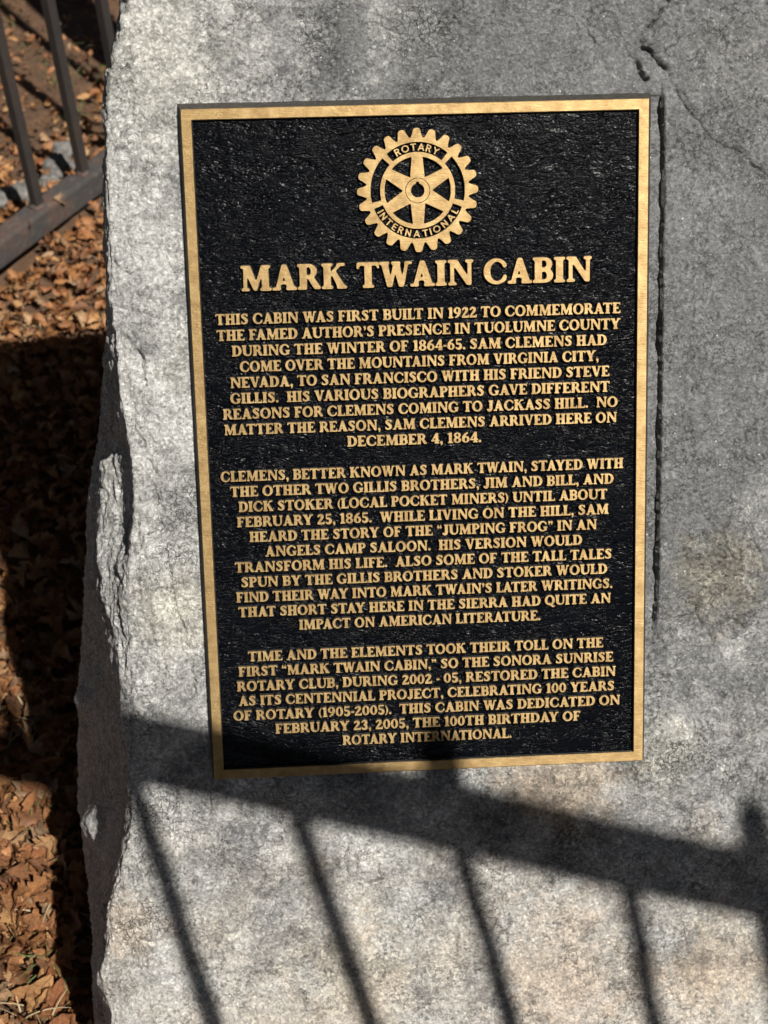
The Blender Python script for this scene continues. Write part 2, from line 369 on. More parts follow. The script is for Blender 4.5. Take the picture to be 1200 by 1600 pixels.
# rock below the plaque stands nearly flush
WP2 = WP2 + wfront * .006 * np.exp(-((YP - 1225) / 40) ** 2) * (XP > 330) * np.clip((1130 - XP) / 90, 0, 1)
uu, vv = uv_at(XP, YP, WP2)
vv = vv - .62 * np.clip(-WP2 - .045, 0, 1) * np.clip((vv + .1) / .3, 0, 1)     # the top slopes down to the back
P = np.stack([uu, vv, WP2], -1)
du = np.gradient(P, axis=1); dv = np.gradient(P, axis=0)
nrm = np.cross(dv, du); nrm /= np.linalg.norm(nrm, axis=-1, keepdims=True) + 1e-12
if nrm[ny // 2, c0 + nf // 2, 2] < 0: nrm = -nrm
flank = (colid >= c1).astype(float) * np.ones((ny, 1))
near = np.clip(1 - (XP - fl(YP, 1)) / 120, 0, 1)       # rougher near the broken left edge
pl = 1 - .55 * np.clip(1 - np.maximum(np.abs(uu) - .2075, np.abs(vv) - .306) / .012, 0, 1)
disp = .0011 * fbm(P * 38, 3) + .0009 * (fbm(P * A([110, 110, 110]), 3, .6)) + .00055 * fbm(P * 260, 2, .6)
disp += near * (.0028 * fbm(P * A([62, 20, 40]), 3, .6, True) * .6 + .0012 * fbm(P * A([190, 75, 150]), 2, .6))
disp += flank * (.0035 * fbm(P * A([40, 13, 22]), 3))
chips = np.clip(perlin(P * 23 + 4.0) - .34, 0, 1) * np.clip((XP - 1030) / 60, 0, 1)
disp -= .008 * chips
# bumps of the flank that catch the sun
for (bx, by, sx, sy, am) in ((141, 1092, 7, 26, .014), (158, 1285, 9, 34, .018), (172, 1525, 7, 34, .010)):
    disp += flank * am * np.exp(-((XP - bx) / sx) ** 2 - ((YP - by) / sy) ** 2)
disp += .006 * np.exp(-((XP - 236 - .10 * (YP - 900)) / 15) ** 2 - ((YP - 930) / 110) ** 2)
sc_ = np.clip(1 - (XP - fl(YP, 1)) / 75, 0, 1) * (YP > 380) * (YP < 1120)
disp += sc_ * .0022 * (np.abs(perlin(P * A([210, 45, 160]) + 3)) - .2)
P = P + nrm * (disp * pl)[..., None]
# cracks and the cut ledge beside the plaque
jx = XP + 5 * perlin(P * 90) + 3 * perlin(P * 260 + 9); jy = YP + 5 * perlin(P * 90 + 5) + 3 * perlin(P * 260 + 2)
def crack(pts, width, depth, taper=True):
    best = np.full(XP.shape, 1e9)
    y0 = min(p[1] for p in pts) - 30; y1 = max(p[1] for p in pts) + 30; x0 = min(p[0] for p in pts) - 30; x1 = max(p[0] for p in pts) + 30
    sel = (XP > x0) & (XP < x1) & (YP > y0) & (YP < y1); qx, qy = jx[sel], jy[sel]; b = np.full(qx.shape, 1e9)
    for (ax, ay), (bx, by) in zip(pts[:-1], pts[1:]):
        t = np.clip(((qx - ax) * (bx - ax) + (qy - ay) * (by - ay)) / ((bx - ax) ** 2 + (by - ay) ** 2), 0, 1)
        b = np.minimum(b, np.hypot(qx - ax - t * (bx - ax), qy - ay - t * (by - ay)))
    P[..., 2][sel] -= depth * np.exp(-(b / width) ** 2) * (.6 + .8 * np.clip(perlin(np.stack([qx, qy, qx * 0], -1) / 23), -.5, .5))
for pts, wd, dp in (
    ([(918, -20), (922, 10), (926, 24), (916, 34), (921, 52), (932, 72)], 1.8, .0030),
    ([(1044, -20), (1043, 2), (1030, 24), (1012, 44), (1004, 62), (1007, 76), (1014, 82)], 3.0, .0050),
    ([(1012, 78), (1026, 90), (1038, 108), (1048, 130), (1058, 152), (1074, 176), (1092, 198), (1116, 222), (1150, 236), (1172, 256), (1204, 280)], 2.2, .0034),
    ([(1000, 98), (1001, 112), (1010, 123)], 4.5, .0075), ([(978, 74), (986, 88), (1000, 98)], 2.2, .0025),
    ([(1079, 190), (1080, 260), (1078, 340), (1080, 420), (1079, 500), (1080, 600), (1077, 660), (1080, 700)], 1.4, .0016),
    ([(1110, 225), (1106, 280), (1109, 330)], 1.4, .0014), ([(1174, 85), (1178, 110)], 1.8, .002),
    ([(1178, 660), (1165, 680), (1160, 700), (1164, 718), (1180, 724), (1194, 712), (1198, 690)], 2.2, .0032),
    ([(1068, 500), (1086, 520), (1080, 560)], 1.4, .0012), ([(1140, 800), (1128, 830), (1136, 856), (1150, 880)], 2, .002),
    ([(1084, 958), (1084, 945), (1075, 945)], 2, .002), ([(1022, 968), (1050, 962), (1080, 958), (1100, 978), (1124, 1022)], 1.8, .0018),
    ([(178, 412), (192, 426), (204, 428), (218, 424)], 2.6, .0045), ([(200, 530), (216, 548), (224, 572), (226, 600)], 3.2, .0055),
    ([(205, 620), (212, 660), (222, 700), (240, 740)], 2.6, .003), ([(188, 460), (200, 500), (214, 560)], 2.2, .002),
    ([(262, 860), (270, 930), (284, 975), (298, 1020), (305, 1080)], 2.6, .0035), ([(188, 1025), (200, 1005), (205, 995)], 3, .0045),
    ([(257, 1000), (257, 1060)], 1.5, .0016), ([(240, 760), (252, 820), (262, 860)], 2.4, .0028), ([(205, 1225), (203, 1190), (206, 1100), (200, 1050)], 3, .003),
    ([(985, 1200), (1000, 1225), (1008, 1260)], 1.8, .002), ([(380, 0), (386, 14), (394, 16), (400, 4)], 1.8, .0026), ([(430, 26), (452, 40)], 1.6, .002)):
    crack(pts, wd * .85, dp * 1.5)
for pts_, r_, dp_ in (([(1044, -20), (1030, 24), (1008, 62), (1016, 90), (1045, 125), (1062, 160)], 15, .0036), ([(985, 85), (1004, 118)], 12, .003), ([(205, 620), (222, 700), (245, 780), (262, 860), (275, 980)], 16, .0035), ([(205, 540), (226, 590)], 10, .0025)):
    crack(pts_, r_, dp_)
# pocket: the stone was cut back around the top and right side of the plaque
fr = (colid >= c0) & (colid < c1)
edge_x = np.interp(YP, [140, 300, 400, 500, 600, 700, 800, 900, 965, 990], [1034, 1035, 1032, 1032, 1030, 1029, 1027, 1026, 1023, 1018]) + 1.2 * perlin(P * 130)
led = np.clip((XP - edge_x) / 2.0, 0, 1) * np.clip((1240 - XP) / 170, 0, 1)
lv = np.clip((YP - 120) / 40, 0, 1) * np.clip((990 - YP) / 40, 0, 1)
up_ = .0072 * led * lv
notch = np.clip((perlin(np.stack([YP / 70, YP * 0, YP * 0 + 3], -1)) - .0) * 3, 0, 1)
floor_ = np.where((XP > 1012) & (XP <= edge_x) & (YP > 150) & (YP < 985), -.0015 - .0035 * notch, 0)
P[..., 2] += np.where(fr, up_ + floor_, 0)
inside = (np.abs(P[..., 0]) < .2020) & (P[..., 1] > -.3036) & (P[..., 1] < .3036) & fr
P[..., 2] = np.where(inside, np.minimum(P[..., 2], -.0100), P[..., 2])
idx = np.arange(nxx * ny).reshape(ny, nxx)
q = np.stack([idx[:-1, :-1], idx[1:, :-1], idx[1:, 1:], idx[:-1, 1:]], -1).reshape(-1, 4)
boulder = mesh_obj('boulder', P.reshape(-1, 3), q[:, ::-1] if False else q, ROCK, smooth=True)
boulder.matrix_world = FACE
tag(boulder, 'large rough grey boulder leaning back, with the bronze plaque set in its face', 'boulder')

# ------------------------------------------------------------------ plaque
plaque = empty('memorial_plaque'); plaque.matrix_world = FACE
tag(plaque, 'bronze and black memorial plaque with raised lettering and gear emblem, fixed to the boulder', 'plaque')
PW, PH, PB = .2032, .3048, .0094
R_ = -.0042                       # recessed field
# slab with sloping oxidised sides
def frustum(x0, x1, y0, y1, z1, X0, X1, Y0, Y1, z0):
    v = [(X0, Y0, z0), (X1, Y0, z0), (X1, Y1, z0), (X0, Y1, z0), (x0, y0, z1), (x1, y0, z1), (x1, y1, z1), (x0, y1, z1)]
    f = [(3, 2, 1, 0), (0, 1, 5, 4), (1, 2, 6, 5), (2, 3, 7, 6), (3, 0, 4, 7)]
    return v, f
v, f = frustum(-PW, PW, -PH, PH, -.0012, -PW - .0042, PW + .0050, -PH - .001, PH + .0072, -.0165)
f.append((4, 5, 6, 7))
mesh_obj('plaque_edge', v, f[:5], EDGE, plaque)
# recessed black field, a gently uneven sheet
gxn, gyn = 160, 240
xs = np.linspace(-PW + PB - .001, PW - PB + .001, gxn); ys = np.linspace(-PH + PB - .001, PH - PB + .001, gyn)
XX, YY = np.meshgrid(xs, ys); p3 = np.stack([XX, YY, XX * 0], -1)
ZZ = R_ + .00025 * fbm(p3 * 30, 3) + .00012 * fbm(p3 * 120, 2)
ii = np.arange(gxn * gyn).reshape(gyn, gxn)
fq = np.stack([ii[:-1, :-1], ii[:-1, 1:], ii[1:, 1:], ii[1:, :-1]], -1).reshape(-1, 4)
mesh_obj('black_field', np.stack([XX, YY, ZZ], -1).reshape(-1, 3), fq, LEATHER, plaque, smooth=True)
# bronze border with a tiny rounded arris
def rect(h, k_, z): return [(-h, -k_, z), (h, -k_, z), (h, k_, z), (-h, k_, z)]
loops = [rect(PW + .0004, PH + .0004, -.0030), rect(PW, PH, -.0006), rect(PW - .0006, PH - .0006, 0), rect(PW - PB + .0005, PH - PB + .0005, 0), rect(PW - PB, PH - PB, -.0005), rect(PW - PB - .0004, PH - PB - .0004, -.0052)]
vb = [p for l in loops for p in l]; fb = []; mb = []
for i in range(5):
    for j in range(4):
        a, b = 4 * i + j, 4 * i + (j + 1) % 4; fb.append((a, b, b + 4, a + 4)); mb.append(1 if i in (0, 4) else 0)
mesh_obj('border', vb, fb, [BRONZE, EDGE], plaque, mi=mb)

# ---- lettering: glyphs drawn as shapes, blurred to the soft corners of a casting, then traced
RES = 100; PADX, PADY = 26, 34
class Glyph:
    def __init__(s, width):
        s.w = width; s.W = int(width * RES) + 2 * PADX; s.H = RES + 2 * PADY
        s.X, s.Y = np.meshgrid((np.arange(s.W) - PADX) / RES, (np.arange(s.H) - PADY) / RES); s.m = np.zeros(s.X.shape)
    def add(s, k): s.m = np.maximum(s.m, k.astype(float)); return s
    def cut(s, k): s.m = np.where(k, 0, s.m); return s
    def box(s, x0, y0, x1, y1): return (s.X >= x0) & (s.X <= x1) & (s.Y >= y0) & (s.Y <= y1)
    def ell(s, cx, cy, rx, ry): return ((s.X - cx) / rx) ** 2 + ((s.Y - cy) / ry) ** 2 <= 1
    def poly(s, pts):
        k = np.zeros(s.X.shape, bool)
        for (x0, y0), (x1, y1) in zip(pts, pts[1:] + pts[:1]):
            if y0 == y1: continue
            k ^= ((s.Y > min(y0, y1)) & (s.Y <= max(y0, y1)) & (s.X < x0 + (s.Y - y0) * (x1 - x0) / (y1 - y0)))
        return k
    def brush(s, pts):                # (x, y, radius) joined by tapering capsules
        k = np.zeros(s.X.shape, bool)
        for (x0, y0, r0), (x1, y1, r1) in zip(pts[:-1], pts[1:]):
            L = (x1 - x0) ** 2 + (y1 - y0) ** 2 + 1e-9
            t = np.clip(((s.X - x0) * (x1 - x0) + (s.Y - y0) * (y1 - y0)) / L, 0, 1)
            k |= np.hypot(s.X - x0 - t * (x1 - x0), s.Y - y0 - t * (y1 - y0)) <= r0 + t * (r1 - r0)
        return k
ST, TH, SF, OV = .25, .125, .10, .075
def arc(cx, cy, rx, ry, a0, a1, r0, r1, n=14, rm=None):
    out = []
    for i in range(n + 1):
        t = i / n; a = math.radians(a0 + (a1 - a0) * t)
        r = r0 + (r1 - r0) * t if rm is None else (r0 + (rm - r0) * t * 2 if t < .5 else rm + (r1 - rm) * (t * 2 - 1))
        out.append((cx + rx * math.cos(a), cy + ry * math.sin(a), r))
    return out
def serif_glyph(ch):
    def stem(g, x, s_=ST, top=True, bot=True, l=OV, r=OV):
        g.add(g.box(x, 0, x + s_, 1))
        if top: g.add(g.box(x - l, 1 - SF, x + s_ + r, 1))
        if bot: g.add(g.box(x - l, 0, x + s_ + r, SF))
    def ringcut(g, cx, rx, side=.235): g.cut(g.ell(cx, .5, rx - side, .5 - .105))
    if ch == ' ': return Glyph(.34)
    if ch == 'I': g = Glyph(ST + 2 * OV); stem(g, OV)
    elif ch == 'H': g = Glyph(.86); stem(g, OV); stem(g, .86 - OV - ST); g.add(g.box(.2, .44, .66, .56))
    elif ch in 'LEF':
        wd = {'L': .66, 'E': .70, 'F': .67}[ch]; g = Glyph(wd); stem(g, OV)
        if ch != 'F': g.add(g.box(OV, 0, wd, TH - .01)); g.add(g.poly([(wd - .13, 0), (wd, 0), (wd, .28), (wd - .06, .28)]))
        if ch != 'L':
            g.add(g.box(OV, 1 - TH + .01, wd - .02, 1)); g.add(g.poly([(wd - .14, 1), (wd - .02, 1), (wd - .02, .74), (wd - .08, .74)]))
            g.add(g.box(OV, .45, .50, .56)); g.add(g.box(.44, .38, .51, .63))
    elif ch == 'T':
        g = Glyph(.80); g.add(g.box(.4 - ST / 2, 0, .4 + ST / 2, 1)); g.add(g.box(.4 - ST / 2 - OV, 0, .4 + ST / 2 + OV, SF)); g.add(g.box(.01, 1 - TH + .01, .79, 1))
        g.add(g.poly([(0, .74), (.06, .74), (.14, 1), (0, 1)])); g.add(g.poly([(.8, .74), (.74, .74), (.66, 1), (.8, 1)]))
    elif ch == 'B':
        g = Glyph(.74); g.add(g.ell(.44, .735, .27, .265)); g.add(g.ell(.44, .29, .30, .29)); g.add(g.box(.1, 0, .44, 1))
        g.cut(g.ell(.42, .745, .085, .145) | g.box(.3, .60, .42, .89)); g.cut(g.ell(.42, .28, .095, .165) | g.box(.3, .115, .42, .445)); stem(g, OV, r=0)
    elif ch == 'D':
        g = Glyph(.84); g.add(g.ell(.40, .5, .44, .5)); g.cut(g.box(-1, 0, .2, 1)); g.cut(g.ell(.36, .5, .235, .39)); stem(g, OV, r=.05)
    elif ch in 'PR':
        g = Glyph(.70 if ch == 'P' else .83); g.add(g.ell(.42, .72, .28, .28)); g.add(g.box(.1, .44, .42, 1)); g.cut(g.ell(.40, .72, .09, .165) | g.box(.28, .555, .40, .885)); stem(g, OV, r=.0 if ch == 'R' else OV)
        g.add(g.box(OV, 1 - SF, .45, 1)); g.cut(g.box(.3253, .57, .40, .87))
        if ch == 'R': g.add(g.poly([(.34, .50), (.55, .52), (.80, .10), (.83, .10), (.83, 0), (.60, 0)]))
    elif ch == 'A':
        g = Glyph(.88); g.add(g.poly([(.10, 0), (.24, 0), (.49, .80), (.50, 1), (.36, 1)])); g.add(g.poly([(.36, 1), (.53, 1), (.83, 0), (.55, 0), (.38, .78)]))
        g.add(g.box(.22, .24, .62, .345)); g.add(g.box(0, 0, .30, SF)); g.add(g.box(.50, 0, .88, SF)); g.add(g.ell(.44, .96, .10, .06))
    elif ch == 'V':
        g = Glyph(.86); g.add(g.poly([(.05, 1), (.33, 1), (.50, .24), (.52, 0), (.36, 0)])); g.add(g.poly([(.36, 0), (.54, 0), (.78, 1), (.65, 1), (.46, .2)]))
        g.add(g.box(0, 1 - SF, .38, 1)); g.add(g.box(.57, 1 - SF, .86, 1))
    elif ch == 'W':
        g = Glyph(1.18)
        for o_ in (0, .42):
            g.add(g.poly([(.06 + o_, 1), (.30 + o_, 1), (.42 + o_, .26), (.45 + o_, 0), (.28 + o_, 0)])); g.add(g.poly([(.28 + o_, 0), (.46 + o_, 0), (.64 + o_, 1), (.53 + o_, 1), (.38 + o_, .24)]))
        g.add(g.box(0, 1 - SF, .36, 1)); g.add(g.box(.44, 1 - SF, .76, 1)); g.add(g.box(.92, 1 - SF, 1.18, 1))
    elif ch == 'M':
        g = Glyph(1.10); g.add(g.poly([(.10, 0), (.22, 0), (.25, 1), (.12, 1)])); g.add(g.box(.03, 0, .31, SF)); g.add(g.box(.02, 1 - SF, .30, 1))
        g.add(g.poly([(.10, 1), (.36, 1), (.60, .22), (.58, 0), (.47, 0)])); g.add(g.poly([(.47, 0), (.57, 0), (.88, 1), (.75, 1), (.52, .22)]))
        g.add(g.poly([(.76, 0), (1.02, 0), (1.0, 1), (.77, 1)])); g.add(g.box(.70, 0, 1.10, SF)); g.add(g.box(.78, 1 - SF, 1.08, 1))
    elif ch == 'N':
        g = Glyph(.94); g.add(g.box(.11, 0, .23, 1)); g.add(g.box(.03, 0, .32, SF)); g.add(g.box(.02, 1 - SF, .3, 1)); g.add(g.box(.74, 0, .86, 1)); g.add(g.box(.65, 1 - SF, .94, 1))
        g.add(g.poly([(.10, 1), (.36, 1), (.86, .12), (.86, 0), (.70, 0)]))
    elif ch == 'K':
        g = Glyph(.90); stem(g, OV); g.add(g.poly([(.28, .44), (.30, .60), (.62, 1), (.76, 1)])); g.add(g.poly([(.36, .58), (.50, .70), (.86, .06), (.86, 0), (.60, 0)]))
        g.add(g.box(.55, 1 - SF, .84, 1)); g.add(g.box(.55, 0, .90, SF))
    elif ch == 'O' or ch == 'Q':
        g = Glyph(.92); g.add(g.ell(.46, .5, .46, .515)); ringcut(g, .46, .46)
        if ch == 'Q': g.add(g.brush([(.42, .20, .06), (.55, .06, .09), (.74, -.12, .10), (.92, -.12, .04)]))
    elif ch in 'CG':
        g = Glyph(.84 if ch == 'C' else .90); g.add(g.ell(.46, .5, .46, .515)); g.cut(g.ell(.49, .5, .255, .395))
        g.cut(g.poly([(.55, .5), (1.1, .86), (1.1, .30 if ch == 'C' else .18)] + ([(.55, .42)] if ch == 'C' else [(.60, .42)])))
        g.cut(g.box(.84, -.1, 1.2, 1.1))
        g.add(g.brush([(.70, .86, .07), (.77, .74, .055)]))
        if ch == 'G': g.add(g.box(.60, .06, .82, .44)); g.add(g.box(.52, .36, .90, .36 + SF))
        else: g.add(g.brush([(.70, .12, .055), (.80, .24, .035)]))
    elif ch == 'U':
        g = Glyph(.88); g.add(g.ell(.45, .34, .37, .35)); g.add(g.box(.08, .33, .82, 1)); g.cut(g.ell(.51, .35, .185, .235) | g.box(.325, .35, .695, 1.2))
        g.add(g.box(0, 1 - SF, .40, 1)); g.add(g.box(.60, 1 - SF, .90, 1))
    elif ch == 'Y':
        g = Glyph(.86); g.add(g.poly([(.05, 1), (.33, 1), (.55, .46), (.55, .3), (.33, .3)])); g.add(g.poly([(.34, .4), (.52, .42), (.80, 1), (.66, 1)])); g.add(g.box(.315, 0, .315 + ST, .48))
        g.add(g.box(0, 1 - SF, .38, 1)); g.add(g.box(.58, 1 - SF, .88, 1)); g.add(g.box(.25, 0, .64, SF))
    elif ch == 'J':
        g = Glyph(.56); g.add(g.box(.24, .2, .24 + ST, 1)); g.add(g.box(.16, 1 - SF, .56, 1)); g.add(g.brush(arc(.22, .22, .15, .19, 0, -125, .12, .08))); g.add(g.ell(.11, .12, .11, .10))
    elif ch == 'S':
        g = Glyph(.66); g.add(g.brush([(.53, .80, .055), (.46, .90, .06), (.34, .94, .065), (.21, .89, .085), (.15, .78, .105), (.20, .66, .12), (.33, .55, .135), (.45, .44, .13), (.51, .31, .115), (.48, .16, .10), (.36, .075, .07), (.23, .07, .065), (.13, .12, .06), (.09, .22, .055)]))
        g.add(g.box(.52, .70, .60, .96)); g.add(g.box(.04, .06, .12, .30))
    elif ch == '0': g = Glyph(.66); g.add(g.ell(.33, .5, .33, .5)); g.cut(g.ell(.33, .5, .115, .39))
    elif ch == '1': g = Glyph(.48); g.add(g.box(.15, 0, .38, 1)); g.add(g.box(.05, 0, .48, SF)); g.add(g.poly([(.02, .80), (.02, .90), (.2, 1), (.2, .85)]))
    elif ch == '2': g = Glyph(.64); g.add(g.brush([(.10, .76, .08), (.16, .88, .075), (.31, .925, .08), (.44, .84, .11), (.46, .70, .12), (.38, .54, .11), (.24, .36, .085), (.08, .14, .06)])); g.add(g.box(.02, 0, .64, .17)); g.add(g.box(.56, 0, .64, .28))
    elif ch == '3': g = Glyph(.62); g.add(g.brush(arc(.28, .735, .19, .20, 160, -80, .065, .085, rm=.12))); g.add(g.brush(arc(.28, .28, .21, .215, 85, -160, .075, .065, rm=.125)))
    elif ch == '4': g = Glyph(.68); g.add(g.box(.36, 0, .58, 1)); g.add(g.box(.27, 0, .67, SF)); g.add(g.box(0, .22, .68, .345)); g.add(g.poly([(.0, .25), (.12, .25), (.48, .88), (.48, 1), (.38, 1)]))
    elif ch == '5': g = Glyph(.62); g.add(g.box(.09, .86, .56, 1)); g.add(g.box(.09, .5, .18, 1)); g.add(g.brush(arc(.28, .31, .21, .25, 115, -150, .07, .065, rm=.125)))
    elif ch == '6': g = Glyph(.66); g.add(g.ell(.34, .32, .32, .32)); g.cut(g.ell(.35, .31, .11, .21)); g.add(g.brush([(.14, .34, .12), (.17, .58, .115), (.30, .82, .09), (.50, .95, .055)]))
    elif ch == '9': g = Glyph(.66); g.add(g.ell(.32, .68, .32, .32)); g.cut(g.ell(.31, .69, .11, .21)); g.add(g.brush([(.52, .66, .12), (.49, .42, .115), (.36, .18, .09), (.16, .05, .055)]))
    elif ch == '8': g = Glyph(.66); g.add(g.ell(.33, .75, .29, .255)); g.add(g.ell(.33, .27, .33, .275)); g.cut(g.ell(.33, .76, .10, .145)); g.cut(g.ell(.33, .27, .115, .165))
    elif ch == '.': g = Glyph(.24); g.add(g.ell(.12, .11, .12, .12))
    elif ch == ',': g = Glyph(.26); g.add(g.ell(.13, .11, .12, .12)); g.add(g.brush([(.18, .06, .06), (.17, -.08, .05), (.09, -.18, .03)]))
    elif ch == '’': g = Glyph(.26); g.add(g.ell(.13, .88, .12, .12)); g.add(g.brush([(.18, .84, .06), (.17, .70, .05), (.09, .60, .03)]))
    elif ch == '”': g = Glyph(.46); [g.add(g.ell(.12 + d, .89, .10, .10) | g.brush([(.16 + d, .86, .05), (.15 + d, .74, .045), (.08 + d, .64, .03)])) for d in (0, .23)]
    elif ch == '“': g = Glyph(.46); [g.add(g.ell(.12 + d, .74, .10, .10) | g.brush([(.08 + d, .78, .05), (.09 + d, .88, .045), (.16 + d, .99, .03)])) for d in (0, .23)]
    elif ch == '(': g = Glyph(.30); g.add(g.brush(arc(.62, .42, .52, .66, 132, 228, .035, .035, rm=.075)))
    elif ch == ')': g = Glyph(.30); g.add(g.brush(arc(-.32, .42, .52, .66, 48, -48, .035, .035, rm=.075)))
    elif ch == '-': g = Glyph(.30); g.add(g.box(.02, .31, .30, .46))
    else: g = Glyph(.3)
    return g
def sans_glyph(ch):
    r = .085; P_ = {'I': (.17, [[(.085, 0), (.085, 1)]]), 'L': (.5, [[(.085, 1), (.085, .08), (.46, .08)]]), 'T': (.7, [[(.05, .92), (.65, .92)], [(.35, .92), (.35, 0)]]),
        'N': (.72, [[(.085, 0), (.085, .96), (.63, .04), (.63, 1)]]), 'A': (.84, [[(.07, 0), (.42, .94), (.77, 0)], [(.2, .3), (.64, .3)]]), 'Y': (.8, [[(.08, 1), (.4, .5), (.72, 1)], [(.4, .5), (.4, 0)]]),
        'E': (.55, [[(.5, .92), (.085, .92), (.085, .08), (.5, .08)], [(.085, .5), (.46, .5)]])}
    if ch == 'O': g = Glyph(.96); g.add(g.ell(.48, .5, .48, .5)); g.cut(g.ell(.48, .5, .32, .34)); return g
    if ch == 'R':
        g = Glyph(.66); g.add(g.brush([(.085, 0, r), (.085, 1, r)])); g.add(g.ell(.34, .72, .28, .28) | g.box(.05, .44, .34, 1)); g.cut(g.ell(.34, .72, .13, .13) | g.box(.17, .59, .34, .85)); g.add(g.brush([(.34, .46, r), (.58, .0, r)])); g.cut(g.Y < -.02); return g
    wd, st = P_[ch]; g = Glyph(wd)
    for s_ in st: g.add(g.brush([(x, y, r) for x, y in s_]))
    g.cut((g.Y < -.01) | (g.Y > 1.01)); return g
def blur(m, sig):
    n = int(sig * 3) + 1; k = np.exp(-.5 * (np.arange(-n, n + 1) / sig) ** 2); k /= k.sum()
    m = np.apply_along_axis(lambda r: np.convolve(r, k, 'same'), 0, m); return np.apply_along_axis(lambda r: np.convolve(r, k, 'same'), 1, m)
ISO = .5
def contours(m):
    """closed iso-lines at .5 (marching squares)"""
    h, w_ = m.shape; segs = {}
    b = m > ISO
    code = b[:-1, :-1] * 1 + b[:-1, 1:] * 2 + b[1:, 1:] * 4 + b[1:, :-1] * 8
    for i, j in zip(*np.nonzero((code > 0) & (code < 15))):
        c = code[i, j]
        e = {'b': ('h', i, j), 't': ('h', i + 1, j), 'l': ('v', i, j), 'r': ('v', i, j + 1)}
        tb = {1: ['lb'], 2: ['br'], 3: ['lr'], 4: ['rt'], 5: ['lb', 'rt'], 6: ['bt'], 7: ['lt'], 8: ['tl'], 9: ['tb'], 10: ['br', 'tl'], 11: ['tr'], 12: ['rl'], 13: ['rb'], 14: ['bl']}
        for s_ in tb[c]: segs[e[s_[0]]] = e[s_[1]]
    def pt(k):
        t, i, j = k
        if t == 'h': a, c = m[i, j], m[i, j + 1]; return (j + (ISO - a) / (c - a), i)
        a, c = m[i, j], m[i + 1, j]; return (j, i + (ISO - a) / (c - a))
    out = []
    while segs:
        k0 = next(iter(segs)); k = k0; lp = []
        while k in segs: lp.append(pt(k)); k = segs.pop(k)
        if len(lp) > 6: out.append(np.array(lp))
    return out
def simplify(p, tol):
    n = len(p); far = int(np.argmax(np.hypot(*(p - p[0]).T)))
    def dp(a, b):
        if b <= a + 1: return []
        q_ = p[a:b + 1] if b < n else np.vstack([p[a:], p[:1]])
        d = q_[-1] - q_[0]; L = np.hypot(*d) + 1e-9; dist = np.abs((q_[:, 0] - q_[0, 0]) * d[1] - (q_[:, 1] - q_[0, 1]) * d[0]) / L
        i = int(np.argmax(dist))
        if dist[i] < tol: return []
        return dp(a, a + i) + [a + i] + dp(a + i, b)
    ids = [0] + dp(0, far) + [far] + dp(far, n); return p[sorted(set(i for i in ids if i < n))]
def relief(mask, sig, tol, scale, off, top=0.0, bot=R_ - .0003, draft=.0002, iso=.5):
    """mask (pixels) -> raised relief: flat bronze top, rounded arris, dark sides"""
    global ISO
    ISO = iso
    m = blur(mask, sig); lps = [simplify(l, tol) for l in contours(m)]
    lps = [l for l in lps if len(l) > 2]
    V3, F3, MI = [], [], []
    sc = [(l * scale + off) for l in lps]
    tris = tessellate_polygon([[Vector((x, y, 0)) for x, y in l] for l in sc]); flat = np.vstack(sc); n = len(flat)
    nr = []
    for l in sc:
        t = np.roll(l, -1, 0) - np.roll(l, 1, 0); t /= np.linalg.norm(t, axis=1)[:, None] + 1e-12; nr.append(np.stack([t[:, 1], -t[:, 0]], -1))
    nr = np.vstack(nr)
    # orient outward using the mask gradient
    pr = (flat - off) / scale; s_ = 0
    for i in range(0, n, max(1, n // 20)):
        x, y = pr[i] + nr[i] * 1.5; x = int(np.clip(x, 0, m.shape[1] - 1)); y = int(np.clip(y, 0, m.shape[0] - 1)); s_ += 1 if m[y, x] < .5 else -1
    if s_ < 0: nr = -nr
    e = draft
    V3 = np.vstack([np.c_[flat - nr * e * .35, np.full(n, top)], np.c_[flat + nr * e * .35, np.full(n, top - e * 1.2)], np.c_[flat + nr * e * 1.6, np.full(n, bot)]])
    for a, b, c in tris:
        pa, pb, pc = flat[a], flat[b], flat[c]
        cr = (pb[0] - pa[0]) * (pc[1] - pa[1]) - (pb[1] - pa[1]) * (pc[0] - pa[0])
        F3.append((a, b, c) if cr > 0 else (a, c, b)); MI.append(0)
    o_ = 0
    for l in sc:
        k = len(l)
        for i in range(k):
            a, b = o_ + i, o_ + (i + 1) % k
            F3.append((a, a + n, b + n, b)); MI.append(0); F3.append((a + n, a + 2 * n, b + 2 * n, b + n)); MI.append(1)
        o_ += k
    return V3, F3, MI
_cache = {}
def glyph_mesh(ch, cap, sx, sans=False, tol=.55, sig=3.0):
    key = (ch, sans)
    if key not in _cache:
        g = sans_glyph(ch) if sans else serif_glyph(ch); _cache[key] = g
    g = _cache[key]
    if g.m.max() == 0: return None, g.w
    k2 = (ch, sans, round(cap, 6), tol)
    if k2 not in _cache: _cache[k2] = relief(g.m, sig, tol, cap / RES, A([-PADX, -PADY]) * cap / RES, draft=.012 * cap + .00006, iso=.42 if sans else .41)
    v, f_, mi = _cache[k2]; v = v.copy(); v[:, 0] *= sx
    return (v, f_, mi), g.w
GAP = .035
def advance(t, i):
    g = _cache.get((t[i], False)) or serif_glyph(t[i]); _cache[(t[i], False)] = g
    kern = 0
    if i + 1 < len(t):
        pr = t[i] + t[i + 1]
        if pr in ('AV', 'VA', 'AT', 'TA', 'AY', 'YA', 'WA', 'AW', 'TW', 'OV', 'RY', 'LT', 'LY', 'TO', 'FA', 'PA', 'LA'): kern = -.10 if pr not in ('TO', 'RY', 'OV', 'TW') else -.03
    return g.w + (0 if t[i] == ' ' else GAP) + kern
